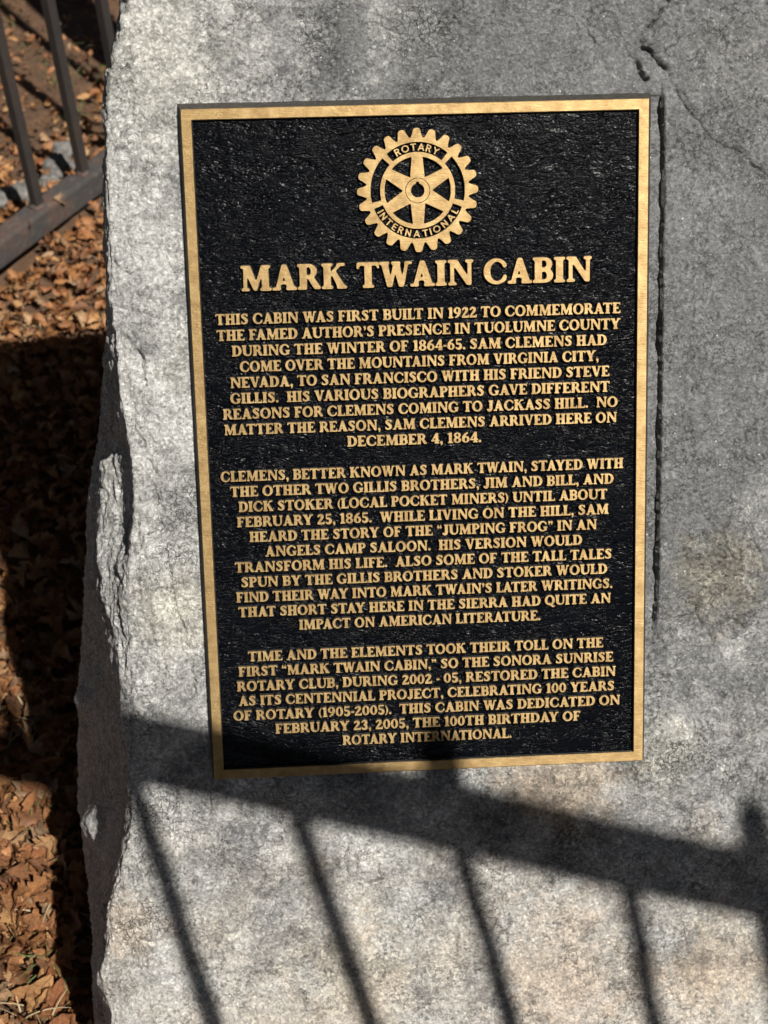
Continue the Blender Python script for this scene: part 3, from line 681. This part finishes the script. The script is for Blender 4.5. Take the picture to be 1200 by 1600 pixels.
def lay(text, cap, x0, x1, y):
    nat = sum(advance(text, i) for i in range(len(text))) - GAP
    sx = (x1 - x0) / (nat * cap); x = x0; out = []
    for i, ch in enumerate(text):
        gm, gw = glyph_mesh(ch, cap, sx, tol=.55 if cap > .015 else .9)
        if gm: out.append((ch, x, y, gm))
        x += advance(text, i) * cap * sx
    return out
def at_uv(x, y): a, b = uv_at(x, y); return float(a), float(b)
# title: each letter is a part of its own
a0, b0 = at_uv(376.5, 455); a1, b1 = at_uv(924.5, 439.5); _, bt = at_uv(378, 415.5)
cap_t = bt - b0
for ch, x, y, (v, f_, mi) in lay('MARK TWAIN CABIN', cap_t, a0, a1, (b0 + b1) / 2):
    v = v.copy(); v[:, 0] += x; v[:, 1] += y
    mesh_obj('title_letter', v, f_, [BRONZE, EDGE], plaque, mi=mi)
LINES = [('THIS CABIN WAS FIRST BUILT IN 1922 TO COMMEMORATE', 337, 508.8, 969.5, 488.8), ('THE FAMED AUTHOR’S PRESENCE IN TUOLUMNE COUNTY', 338.8, 533, 969, 513.8),
    ('DURING THE WINTER OF 1864-65. SAM CLEMENS HAD', 362.5, 558, 948, 537.5), ('COME OVER THE MOUNTAINS FROM VIRGINIA CITY,', 375, 582, 935.5, 563),
    ('NEVADA, TO SAN FRANCISCO WITH HIS FRIEND STEVE', 360, 607.5, 952, 586.8), ('GILLIS.  HIS VARIOUS BIOGRAPHERS GAVE DIFFERENT', 360, 631, 952.5, 611),
    ('REASONS FOR CLEMENS COMING TO JACKASS HILL.  NO', 348.8, 656.8, 965, 635.8), ('MATTER THE REASON, SAM CLEMENS ARRIVED HERE ON', 350.5, 680.8, 963.8, 659),
    ('DECEMBER 4, 1864.', 542.5, 697.5, 752, 691), ('CLEMENS, BETTER KNOWN AS MARK TWAIN, STAYED WITH', 345, 753.8, 973.8, 730.5),
    ('THE OTHER TWO GILLIS BROTHERS, JIM AND BILL, AND', 360, 777.5, 958.8, 755), ('DICK STOKER (LOCAL POCKET MINERS) UNTIL ABOUT', 373, 800.8, 948.8, 778.8),
    ('FEBRUARY 25, 1865.  WHILE LIVING ON THE HILL, SAM', 370.5, 825, 951, 802), ('HEARD THE STORY OF THE “JUMPING FROG” IN AN', 390, 848, 932.5, 825.8),
    ('ANGELS CAMP SALOON.  HIS VERSION WOULD', 414.5, 870, 909.5, 850), ('TRANSFORM HIS LIFE.  ALSO SOME OF THE TALL TALES', 367.5, 896, 956, 872.5),
    ('SPUN BY THE GILLIS BROTHERS AND STOKER WOULD', 377, 918.8, 948.8, 895.8), ('FIND THEIR WAY INTO MARK TWAIN’S LATER WRITINGS.', 369.5, 943, 957, 918.3),
    ('THAT SHORT STAY HERE IN THE SIERRA HAD QUITE AN', 373, 965.5, 954.5, 941), ('IMPACT ON AMERICAN LITERATURE.', 467.5, 984.5, 844.5, 967.5),
    ('TIME AND THE ELEMENTS TOOK THEIR TOLL ON THE', 388, 1035, 942.5, 1010.5), ('FIRST “MARK TWAIN CABIN,” SO THE SONORA SUNRISE', 373, 1058, 958, 1032.5),
    ('ROTARY CLUB, DURING 2002 - 05, RESTORED THE CABIN', 370.5, 1082, 962, 1055), ('AS ITS CENTENNIAL PROJECT, CELEBRATING 100 YEARS', 373, 1104, 960, 1077.5),
    ('OF ROTARY (1905-2005).  THIS CABIN WAS DEDICATED ON', 365, 1127, 968.8, 1098.8), ('FEBRUARY 23, 2005, THE 100TH BIRTHDAY OF', 430.5, 1147, 907, 1124.5),
    ('ROTARY INTERNATIONAL.', 535.5, 1165, 799.5, 1153)]
# evenly set baselines inside each paragraph
fit = []
for t, xa, ya, xb, yb in LINES:
    u0, v0 = at_uv(xa, ya); u1, v1 = at_uv(xb, yb); fit.append([u0, u1, (v0 + v1) / 2])
for a, b in ((0, 9), (9, 20), (20, 27)):
    k = np.arange(b - a); pz = np.polyfit(k, [fit[i][2] for i in range(a, b)], 1)
    for i in range(a, b): fit[i][2] = float(np.polyval(pz, i - a))
cap_b = .00945
for (t, *_), (u0, u1, vb_) in zip(LINES, fit):
    VV, FF, MM, off = [], [], [], 0
    for ch, x, y, (v, f_, mi) in lay(t, cap_b, u0, u1, vb_):
        v = v.copy(); v[:, 0] += x; v[:, 1] += y; VV.append(v); FF += [tuple(i + off for i in q_) for q_ in f_]; MM += mi; off += len(v)
    o = mesh_obj('text_line', np.vstack(VV), FF, [BRONZE, EDGE], plaque, mi=MM)
    o['label'] = 'line of raised bronze capitals reading ' + ' '.join(t.split()[:5]).strip('.,')
# emblem: gear wheel
EU, EV = at_uv(652.7, 297.6)
RP = 515.0; RO = .0529                       # traced radius units -> metres
n_ = 560; mpp = 2 * 560 / n_
gx_, gy_ = np.meshgrid((np.arange(n_) - n_ / 2) * mpp, (np.arange(n_) - n_ / 2) * mpp)
rr = np.hypot(gx_, gy_); th = np.degrees(np.arctan2(gy_, gx_)) % 360
body = rr < 440
for k in range(24):
    a = math.radians(90 + 15 * k); rx = gx_ * math.cos(a) + gy_ * math.sin(a); tx = -gx_ * math.sin(a) + gy_ * math.cos(a)
    hw = np.interp(rx, [415, 440, 470, 500, 512, 518], [54, 50, 39, 31, 24, 8]); body |= (np.abs(tx) < hw) & (rx > 410) & (rx < 518)
def inang(a, b): return ((th - a) % 360) < ((b - a) % 360)
band = (rr < 402) & (rr > 320)
for a, b in ((50, 130), (137, 193.5), (201, 339), (346.5, 43)): body &= ~(band & inang(a, b))
win = (rr < 282) & (rr > 108)
spk = np.zeros_like(win)
for k in range(6):
    a = math.radians(90 + 60 * k); rx = gx_ * math.cos(a) + gy_ * math.sin(a); tx = -gx_ * math.sin(a) + gy_ * math.cos(a)
    spk |= (rx > 0) & (np.abs(tx) < 47 + (277 - rx) * .09)
body &= ~(win & ~spk)
body &= ~(rr < 58); body &= ~((np.abs(gx_) < 14) & (gy_ > 0) & (gy_ < 74)); body &= ~((rr > 100.5) & (rr < 105.5))
v, f_, mi = relief(body.astype(float), 1.3, .35, mpp * RO / RP, A([EU, EV]) - A([n_ / 2, n_ / 2]) * mpp * RO / RP, draft=.00022)
emblem = mesh_obj('gear_emblem', v, f_, [BRONZE, EDGE], plaque, mi=mi); emblem['label'] = 'bronze gear wheel emblem with six spokes'
def arc_text(text, rad, cap, a_start, a_end, inward):
    ws = [sans_glyph(c).w for c in text]; gap = .14; tot = sum(ws) + gap * (len(text) - 1); x = 0
    for c, wd in zip(text, ws):
        t = (x + wd / 2) / tot; ang = a_start + (a_end - a_start) * t; x += wd + gap
        ar = math.radians(ang); arclen = abs(math.radians(a_end - a_start)) * rad; sx = arclen / (tot * cap)
        (v, f_, mi), gw = glyph_mesh(c, cap, min(sx, 1.15), sans=True, tol=.8)
        v = v.copy(); v[:, 0] -= gw * cap * min(sx, 1.15) / 2; v[:, 1] -= cap / 2
        rot = ar - math.pi / 2 if not inward else ar + math.pi / 2
        cr, sr = math.cos(rot), math.sin(rot); q_ = v.copy()
        q_[:, 0] = v[:, 0] * cr - v[:, 1] * sr + EU + rad * math.cos(ar); q_[:, 1] = v[:, 0] * sr + v[:, 1] * cr + EV + rad * math.sin(ar)
        mesh_obj('emblem_letter', q_, f_, [BRONZE, EDGE], emblem, mi=mi)
us = RO / RP
arc_text('ROTARY', 360 * us, 58 * us, 121, 59, False)
arc_text('INTERNATIONAL', 362 * us, 58 * us, 206.5, 333.5, True)

# ------------------------------------------------------------------ iron fences
def box_verts(p, ax, ay, az):           # box from a centre and three half vectors
    s_ = [(-1, -1, -1), (1, -1, -1), (1, 1, -1), (-1, 1, -1), (-1, -1, 1), (1, -1, 1), (1, 1, 1), (-1, 1, 1)]
    return [tuple(p + a * ax + b * ay + c * az) for a, b, c in s_]
BF = [(0, 3, 2, 1), (4, 5, 6, 7), (0, 1, 5, 4), (1, 2, 6, 5), (2, 3, 7, 6), (3, 0, 4, 7)]
def bevel(o, wd, seg_=2):
    m = o.modifiers.new('bevel', 'BEVEL'); m.width = wd; m.segments = seg_; m.limit_method = 'ANGLE'
def beam(name, a, b, wd, ht, mat, parent, up=A([0, 0, 1.0]), bev=.004):
    a, b = A(a, float), A(b, float); d = b - a; L = np.linalg.norm(d); d /= L; s_ = np.cross(d, up); s_ /= np.linalg.norm(s_); u_ = np.cross(s_, d)
    o = mesh_obj(name, box_verts((a + b) / 2, d * L / 2, s_ * wd / 2, u_ * ht / 2), BF, mat, parent); bevel(o, bev); return o
# far fence on the left, seen between boulder and picture edge
fence = empty('iron_fence', (0, 0, 0))
tag(fence, 'dark iron fence with rusty bottom rail in the leaves at the upper left', 'fence')
ba = ground_at(59, 322, .062); bb = ground_at(130, 270, .062); fd = (bb - ba); fd[2] = 0; sp_ = np.linalg.norm(fd); fd /= sp_
beam('bottom_rail', ba + fd * -1.6 - A([0, 0, .024]), ba + fd * 2.6 - A([0, 0, .024]), .044, .050, RAIL, fence, bev=.006)
beam('top_rail', ba + fd * -1.6 + A([0, 0, 1.12]), ba + fd * 2.6 + A([0, 0, 1.12]), .038, .038, IRON, fence)
def picket(base, top, sz, parent, spear=False, side=None):
    base, top = A(base, float), A(top, float); d = top - base; L = np.linalg.norm(d); d /= L
    s_ = np.cross(d, side if side is not None else fd); s_ /= np.linalg.norm(s_); u_ = np.cross(s_, d); h = sz / 2; v_ = []; 
    rings = [(0, h), (L - (.135 if spear else .0), h)] + ([(L - .115, .0145), (L - .035, .0125), (L, .003)] if spear else [])
    for z, k in rings:
        for a, b in ((-1, -1), (1, -1), (1, 1), (-1, 1)): v_.append(tuple(base + d * z + s_ * a * k + u_ * b * k))
    f_ = [(3, 2, 1, 0)]
    for r in range(len(rings) - 1):
        for j in range(4): a, b = 4 * r + j, 4 * r + (j + 1) % 4; f_.append((a, b, b + 4, a + 4))
    n = 4 * (len(rings) - 1); f_.append((n, n + 1, n + 2, n + 3))
    o = mesh_obj('baluster', v_, f_, IRON, parent); bevel(o, .0015, 1); return o
for k in range(-12, 21):
    b_ = ba + fd * sp_ * k; picket(b_, b_ + A([0, 0, 1.26 if k % 2 else 1.12]), .0185, fence, spear=bool(k % 2))
import bmesh
for k in range(-2, 5):                  # rough weld beads round the feet of the balusters in view
    bm = bmesh.new(); bmesh.ops.create_uvsphere(bm, u_segments=14, v_segments=8, radius=.0165)
    for v_ in bm.verts: v_.co = Vector((v_.co.x * (1 + .25 * math.sin(5 * v_.co.y * 200 + k)), v_.co.y * (1 + .2 * math.cos(k + v_.co.x * 700)), v_.co.z * .45))
    me = bpy.data.meshes.new('weld_bead'); bm.to_mesh(me); bm.free(); me.materials.append(RAIL); me.polygons.foreach_set('use_smooth', [True] * len(me.polygons))
    o = bpy.data.objects.new('weld_bead', me); col.objects.link(o); o.parent = fence; b_ = ba + fd * sp_ * k; o.location = (b_[0], b_[1], .0635)
# fence post behind the boulder on the same line (throws the broad shadow at the top)
tgt = ground_at(132, 28); a2 = A([[fd[0], -S[0]], [fd[1], -S[1]]]); tk, sk = np.linalg.solve(a2, (tgt - ba)[:2])
pp = ba + fd * tk
o = mesh_obj('post', box_verts(A([pp[0], pp[1], .75]), fd * .05, np.cross(fd, A([0, 0, 1])) * .05, A([0, 0, .80])), BF, IRON, fence); bevel(o, .005)

# near fence whose shadow falls across the foot of the boulder; the camera looks through its gateway
nf_ = empty('iron_fence', (.2, .1, 0))
nf_.name = 'iron_fence.001'
tag(nf_, 'tall dark iron fence in front, throwing rail and baluster shadows on the boulder', 'fence')
H2 = 1.5
def on_face(x, y, wv=-.012):
    a, b = uv_at(x, y, wv); return C0 + U * a + V * b + N * wv
def lift(p, h): return p + S * ((h - p[2]) / S[2])
q1 = lift(on_face(205, 1166), H2); q2 = lift(on_face(1117, 1370), H2); rd = q2 - q1; rd[2] = 0; rd /= np.linalg.norm(rd)
nf_.location = (0, 0, 0)
beam('top_rail', q1 - rd * .16, q1 + rd * 2.4, .038, .074, IRON, nf_)
low = .12
beam('bottom_rail', A([q1[0], q1[1], low]) - rd * .16, A([q1[0], q1[1], low]) + rd * 2.4, .034, .05, RAIL, nf_)
def ray_to_rail_line(p):                # where the sun ray through p crosses the fence's vertical plane
    nn = np.cross(rd, A([0, 0, 1.0])); t = ((q1 - p) @ nn) / (S @ nn); return p + S * t
px = [((215, 1250), (330, 1600), True), ((470, 1295), (575, 1600), False), ((725, 1355), (790, 1600), True), ((985, 1412), (1015, 1600), False), ((1196, 1455), (1214, 1600), True)]
last = None
for (t0, t1, tall) in px:
    pa, pb = ray_to_rail_line(on_face(*t0)), ray_to_rail_line(on_face(*t1)); d = pb - pa; d /= d[2]
    picket(pa + d * (low - pa[2]), pa + d * (H2 + (.17 if tall else -.01) - pa[2]), .0155, nf_, spear=tall, side=rd); last = pa
for k in range(1, 12):
    b_ = last + rd * .155 * k; picket((b_[0] - .1, b_[1], low), (b_[0], b_[1], H2 + (.15 if k % 2 == 0 else -.01)), .018, nf_, spear=(k % 2 == 0), side=rd)
for e_ in (2.4,):
    pe = q1 + rd * e_; o = mesh_obj('post', box_verts(A([pe[0], pe[1], .70]), rd * .02, np.cross(rd, A([0, 0, 1])) * .02, A([0, 0, .80])), BF, IRON, nf_); bevel(o, .004)

# ------------------------------------------------------------------ fallen leaves
def leaf_mesh(name, seed, flat=False):
    r = random.Random(seed); n = 9; v_ = []; L = 1.0; lob = r.choice([0.0, .25, .38]); wid = r.uniform(.16, .34)
    c1_, c2_, tw, cu = r.uniform(-.9, .9), r.uniform(.4, 2.2) * r.choice([-1, 1, 1]), r.uniform(-.6, .6), r.uniform(-.25, .25)
    for i in range(n):
        t = i / (n - 1); x = (t - .5) * L; env = math.sin(math.pi * min(1, t * 1.02 + .02)) ** .7 * wid; w_ = env * (1 + (lob if i % 2 else -lob)) + .006
        for s_ in (-1, -.5, 0, .5, 1):
            y = s_ * w_ * r.uniform(.85, 1.1); z = c1_ * (x * x - .1) + c2_ * y * y + tw * x * y + r.uniform(-.022, .022) + (.03 * abs(s_) if i % 2 else -.02 * abs(s_))
            v_.append((x, y + cu * x * x * 1.5, z * 1.9))
    f_ = []
    for i in range(n - 1):
        for j in range(4): a = i * 5 + j; f_.append((a, a + 5, a + 6, a + 1))
    return v_, f_
variants = [leaf_mesh('leaf', s_) for s_ in range(14)]
def fine_leaf(k):
    """the same leaf with rounded lobes, a midrib and finer curl"""
    v = A(variants[k][0]).reshape(9, 5, 3); r = np.random.default_rng(50 + k)
    t = np.linspace(0, 8, 17); i0 = np.clip(t.astype(int), 0, 7); f = (t - i0)[:, None, None]; f = f * f * (3 - 2 * f)
    w = v[i0] * (1 - f) + v[i0 + 1] * f
    w[:, 2, 2] -= .018; w[..., 2] += .020 * np.sin(t * 2.4)[:, None] * np.abs(A([-1, -.5, 0, .5, 1]))[None] + r.normal(0, .008, w.shape[:2])
    F = [(i * 5 + j, i * 5 + j + 5, i * 5 + j + 6, i * 5 + j + 1) for i in range(16) for j in range(4)]
    return w.reshape(-1, 3).tolist(), F
LEAF2 = veined_leaf_material()
def sil_x(y): return np.interp(y, FL[:, 0], FL[:, 6])
def rot_mat(r):
    return (Matrix.Rotation(r.uniform(0, 6.283), 3, 'Z') @ Matrix.Rotation(r.gauss(0, .7), 3, 'X') @ Matrix.Rotation(r.gauss(0, .7), 3, 'Y'))
R0 = random.Random(5)
placed = []
def rail_dist(x, y): return abs((x - ba[0]) * fd[1] - (y - ba[1]) * fd[0])
def beyond(x, y): return ((x - ba[0]) * -fd[1] + (y - ba[1]) * fd[0])   # >0: far side of the rail
def scatter(n, x0, x1, y0, y1, lift_, keep):
    for _ in range(n):
        x, y = R0.uniform(x0, x1), R0.uniform(y0, y1)
        if rail_dist(x, y) < .04 and R0.random() < .93: continue
        on_rail = rail_dist(x, y) < .022
        if .022 <= rail_dist(x, y) < .03: continue
        b_ = beyond(x, y)
        if b_ > .25 and R0.random() < .30 + .25 * min(1, b_): continue
        s_ = R0.uniform(.024, .050) if y < 1.5 else R0.uniform(.014, .036)
        if b_ > .25: s_ *= R0.uniform(.45, .85)
        z = float(ground_h(A(x), A(y))) + R0.uniform(.002, lift_)
        if on_rail: z = .058
        placed.append((x, y, z, s_, R0.randrange(14), rot_mat(R0)))
scatter(10500, -1.15, .25, .55, 3.9, .030, 1)
scatter(3600, -.72, -.28, .72, 2.6, .036, 1)
scatter(5600, -3.5, 3.5, -1.5, 6, .015, 1)
arr = A([(p[0], p[1], p[2]) for p in placed]); pxs, pys = project(arr); front = ((arr - O) @ M[:, 2]) > .3
dist = np.linalg.norm(arr - O, axis=1)
vis = front & (pxs > -15) & (pxs < sil_x(pys) + 4) & (pys > -10) & (pys < 1610)
score = np.where(vis, A([p[3] for p in placed]) / dist * (1 + 9 * np.clip(arr[:, 2], 0, .04)), -1)
# shaded zone leaves are hard to see: prefer lit ones
lit = (pys < 560) | ((pxs < 95) & (pys > 880)); score = np.where(lit, score * 1.35, score)
order = np.argsort(-score); single = set(int(i) for i in order[:300] if score[i] > 0)
lm_ = []
for kk in range(14):
    v_, f_ = fine_leaf(kk); me = bpy.data.meshes.new('leaf'); me.from_pydata(v_, [], f_); me.materials.append(LEAF2); me.polygons.foreach_set('use_smooth', [True] * len(f_)); lm_.append(me)
VV, FF, off = [], [], 0
va = [A(v_) for v_, _ in variants]
for i, (x, y, z, s_, k, R) in enumerate(placed):
    if i in single:
        o = bpy.data.objects.new('leaf', lm_[k]); col.objects.link(o); o.parent = ground
        o.matrix_local = Matrix.Translation((x, y, z + .004)) @ (R * s_).to_4x4()
    else:
        VV.append(va[k] @ A(R).T * s_ + A([x, y, z])); FF.append(A(variants[k][1]) + off); off += 45
litter = mesh_obj('leaf_litter', np.vstack(VV), np.vstack(FF), LEAF, smooth=True)
tag(litter, 'dense litter of dry orange-brown oak leaves covering the ground', 'leaf litter', kind='stuff')

# ------------------------------------------------------------------ grass and straw
GREEN = simple('green_grass', (.05, .09, .02), (.13, .18, .05), 30, .6); STRAW = simple('dry_straw', (.36, .28, .15), (.55, .45, .28), 50, .7)
def blades(name, spots, mat, label):
    VV, FF, off = [], [], 0
    for (x, y, n, sprd, ln) in spots:
        g0 = ground_at(x, y, .01)
        for _ in range(n):
            bx, by = g0[0] + R0.gauss(0, sprd), g0[1] + R0.gauss(0, sprd); a = R0.uniform(0, 6.283); L = ln * R0.uniform(.5, 1.2); wd = R0.uniform(.0008, .0017)
            lean = R0.uniform(.5, 1.5); z0 = float(ground_h(A(bx), A(by))) + R0.uniform(.005, .025); pts = []
            for k in range(6):
                t = k / 5; h = L * t * math.cos(lean * t * .9); o_ = L * t * math.sin(lean * (.4 + .6 * t)); c_ = A([bx + o_ * math.cos(a), by + o_ * math.sin(a), z0 + max(h * .6, 0)]); ww = wd * (1 - t * .85)
                pts += [c_ + A([-math.sin(a), math.cos(a), 0]) * ww, c_ + A([0, 0, ww * .5]), c_ - A([-math.sin(a), math.cos(a), 0]) * ww]
            VV += pts
            for k in range(5):
                for j in (0, 1): q0 = off + 3 * k + j; FF.append((q0, q0 + 1, q0 + 4, q0 + 3))
            off += 18
    o = mesh_obj(name, A(VV), FF, mat, smooth=True); tag(o, label, 'grass', kind='stuff')
blades('grass', [(40, 1290, 5, .010, .05), (15, 1380, 5, .012, .05), (70, 1500, 12, .010, .05), (85, 1545, 6, .01, .045), (55, 1440, 4, .02, .05), (80, 130, 22, .03, .04), (150, 112, 22, .025, .045), (130, 178, 18, .03, .04),
                 (20, 8, 16, .03, .04), (60, 60, 10, .05, .04), (100, 1330, 3, .01, .05), (-40, 1450, 10, .04, .06), (-60, 100, 40, .15, .05)], GREEN, 'short green grass blades poking through the leaf litter')
blades('dry_grass', [(25, 1120, 16, .012, .05), (40, 1080, 10, .012, .05), (60, 1590, 8, .012, .05), (110, 1130, 6, .02, .05), (70, 1420, 5, .02, .06), (140, 215, 6, .03, .06), (20, 1000, 5, .02, .05), (50, 480, 8, .06, .04), (90, 60, 14, .08, .05)], STRAW, 'dry straw coloured grass stems lying on the leaves')

# ------------------------------------------------------------------ small stones beyond the rail
STONE = simple('pale_pebble_stone', (.07, .07, .066), (.27, .26, .245), 90, .9)
def stone(px_, py_, size, label, sq=.65, seed=1):
    import bmesh
    bm = bmesh.new(); bmesh.ops.create_icosphere(bm, subdivisions=4, radius=1.0)
    P_ = A([v.co[:] for v in bm.verts]); d_ = 1 + .28 * fbm(P_ * 1.3 + seed * 5.1, 3) ; P_ = P_ * d_[:, None]; P_[:, 2] *= sq; P_ *= size
    for v, c in zip(bm.verts, P_): v.co = c
    me = bpy.data.meshes.new('small_rock'); bm.to_mesh(me); bm.free(); me.materials.append(STONE); me.polygons.foreach_set('use_smooth', [True] * len(me.polygons))
    o = bpy.data.objects.new('small_rock', me); col.objects.link(o); g0 = ground_at(px_, py_, .02); o.location = (g0[0], g0[1], .012 + size * .1); o.rotation_euler = (0, 0, seed)
    tag(o, label, 'rock', 'small rocks beyond the fence rail')
stone(38, 297, .030, 'small pale rock just left of the nearer baluster foot', seed=1)
stone(4, 306, .024, 'small pale rock at the left picture edge above the rusty rail', seed=2)
stone(76, 283, .022, 'small grey rock close behind the rail between the two baluster feet', seed=3)
stone(94, 262, .034, 'largest pale grey rock between the two baluster feet', .9, seed=4)
stone(100, 238, .024, 'upright pale rock just left of the farther baluster foot', 1.1, seed=6)

# ------------------------------------------------------------------ added oaks out of view, blocking skylight; a gap is cut for the sun
BARK = simple('grey_oak_bark', (.05, .04, .03), (.14, .115, .09), 18, .95)
FOL = NT('oak_foliage'); _g = FOL.n('ShaderNodeNewGeometry')
FOL.l(FOL.ramp(_g.outputs['Random Per Island'], [(0, (.030, .045, .014)), (.6, (.060, .075, .022)), (1, (.11, .085, .03))]), FOL.b.inputs['Base Color']); FOL.set(Roughness=.7)
nr = np.random.default_rng(3)
def oak(x, y, h, rad, n, label):
    t = empty('sky_blocking_oak', (x, y, 0)); tag(t, label, 'tree', 'added oaks blocking skylight')
    vs, fs = [], []
    def limb(p0, p1, r0, r1, k=7):
        p0, p1 = A(p0, float), A(p1, float); d = p1 - p0; d /= np.linalg.norm(d); s_ = np.cross(d, A([.3, .9, .2])); s_ /= np.linalg.norm(s_); u_ = np.cross(s_, d); o_ = len(vs); m = 5
        bend = nr.normal(size=3) * .06 * np.linalg.norm(p1 - p0)
        for i in range(m):
            tt_ = i / (m - 1); c = p0 + (p1 - p0) * tt_ + bend * math.sin(math.pi * tt_); r = r0 + (r1 - r0) * tt_
            for j in range(k): a = 2 * math.pi * j / k; vs.append(tuple(c + s_ * math.cos(a) * r + u_ * math.sin(a) * r))
        for i in range(m - 1):
            for j in range(k): a, b = o_ + i * k + j, o_ + i * k + (j + 1) % k; fs.append((a, b, b + k, a + k))
    limb((0, 0, -.1), (nr.normal() * .2, nr.normal() * .2, h * .42), .24, .16, 12)
    clumps = []
    for i in range(11):
        a = i * 2.4 + nr.uniform(-.3, .3); e = nr.uniform(.15, 1.25); q0 = A([math.cos(a) * math.cos(e) * rad * .78, math.sin(a) * math.cos(e) * rad * .78, h * .62 + math.sin(e) * rad * .55]); limb((0, 0, h * nr.uniform(.26, .42)), q0, .10, .03)
        for _ in range(7): clumps.append(q0 * nr.uniform(.6, 1.1) + nr.normal(size=3) * rad * .22 * A([1, 1, .6]))
    clumps = A(clumps)
    mesh_obj('trunk', vs, fs, BARK, t, smooth=True)
    ci = nr.integers(0, len(clumps), n); c = clumps[ci] + nr.normal(size=(n, 3)) * rad * .15
    a = nr.normal(size=(n, 3)); a /= np.linalg.norm(a, axis=1)[:, None]; b = np.cross(a, nr.normal(size=(n, 3))); b /= np.linalg.norm(b, axis=1)[:, None]; sz = nr.uniform(.10, .22, (n, 1))
    w_ = c + A([x, y, 0]) - A([-.25, 1.6, .4]); al = w_ @ S; perp = np.linalg.norm(w_ - al[:, None] * S, axis=1); keep = (perp > 1.75) & (c[:, 2] > 1.9)  # foliage along the sun's path is left out to let direct sun through
    a, b, c, sz = a[keep], b[keep], c[keep], sz[keep]; n = len(c)
    vv_ = np.stack([c - a * sz, c - b * sz * .5, c + a * sz, c + b * sz * .5], 1).reshape(-1, 3)
    mesh_obj('crown', vv_, np.arange(4 * n).reshape(n, 4), FOL.m, t)
for i, (x, y, h, r) in enumerate([(-3.6, -2.6, 9, 3.6), (-5.6, 2.8, 9.5, 3.9), (-2.4, 7.2, 10, 4.0), (3.4, 6.6, 9, 3.8), (6.2, 1.4, 9.5, 4.0), (4.9, -4.6, 8.5, 3.0), (-.6, -6.6, 9, 3.2), (-8.5, -4, 10, 4), (2.2, 2.9, 10.5, 3.4), (-1.6, 2.6, 11.5, 3.2), (-2.0, -.6, 12, 3.0)]):
    oak(x, y, h, r, 11000, 'oak tree added out of view to block skylight, ' + ['behind the photographer to the left', 'left of the iron fence, far from the boulder', 'behind the boulder to the left', 'behind the boulder to the right', 'right of the boulder', 'behind the photographer to the right', 'straight behind the photographer', 'far behind the photographer on the left', 'nearest behind the boulder on its right', 'nearest behind the boulder on its left', 'just left of the photographer'][i])
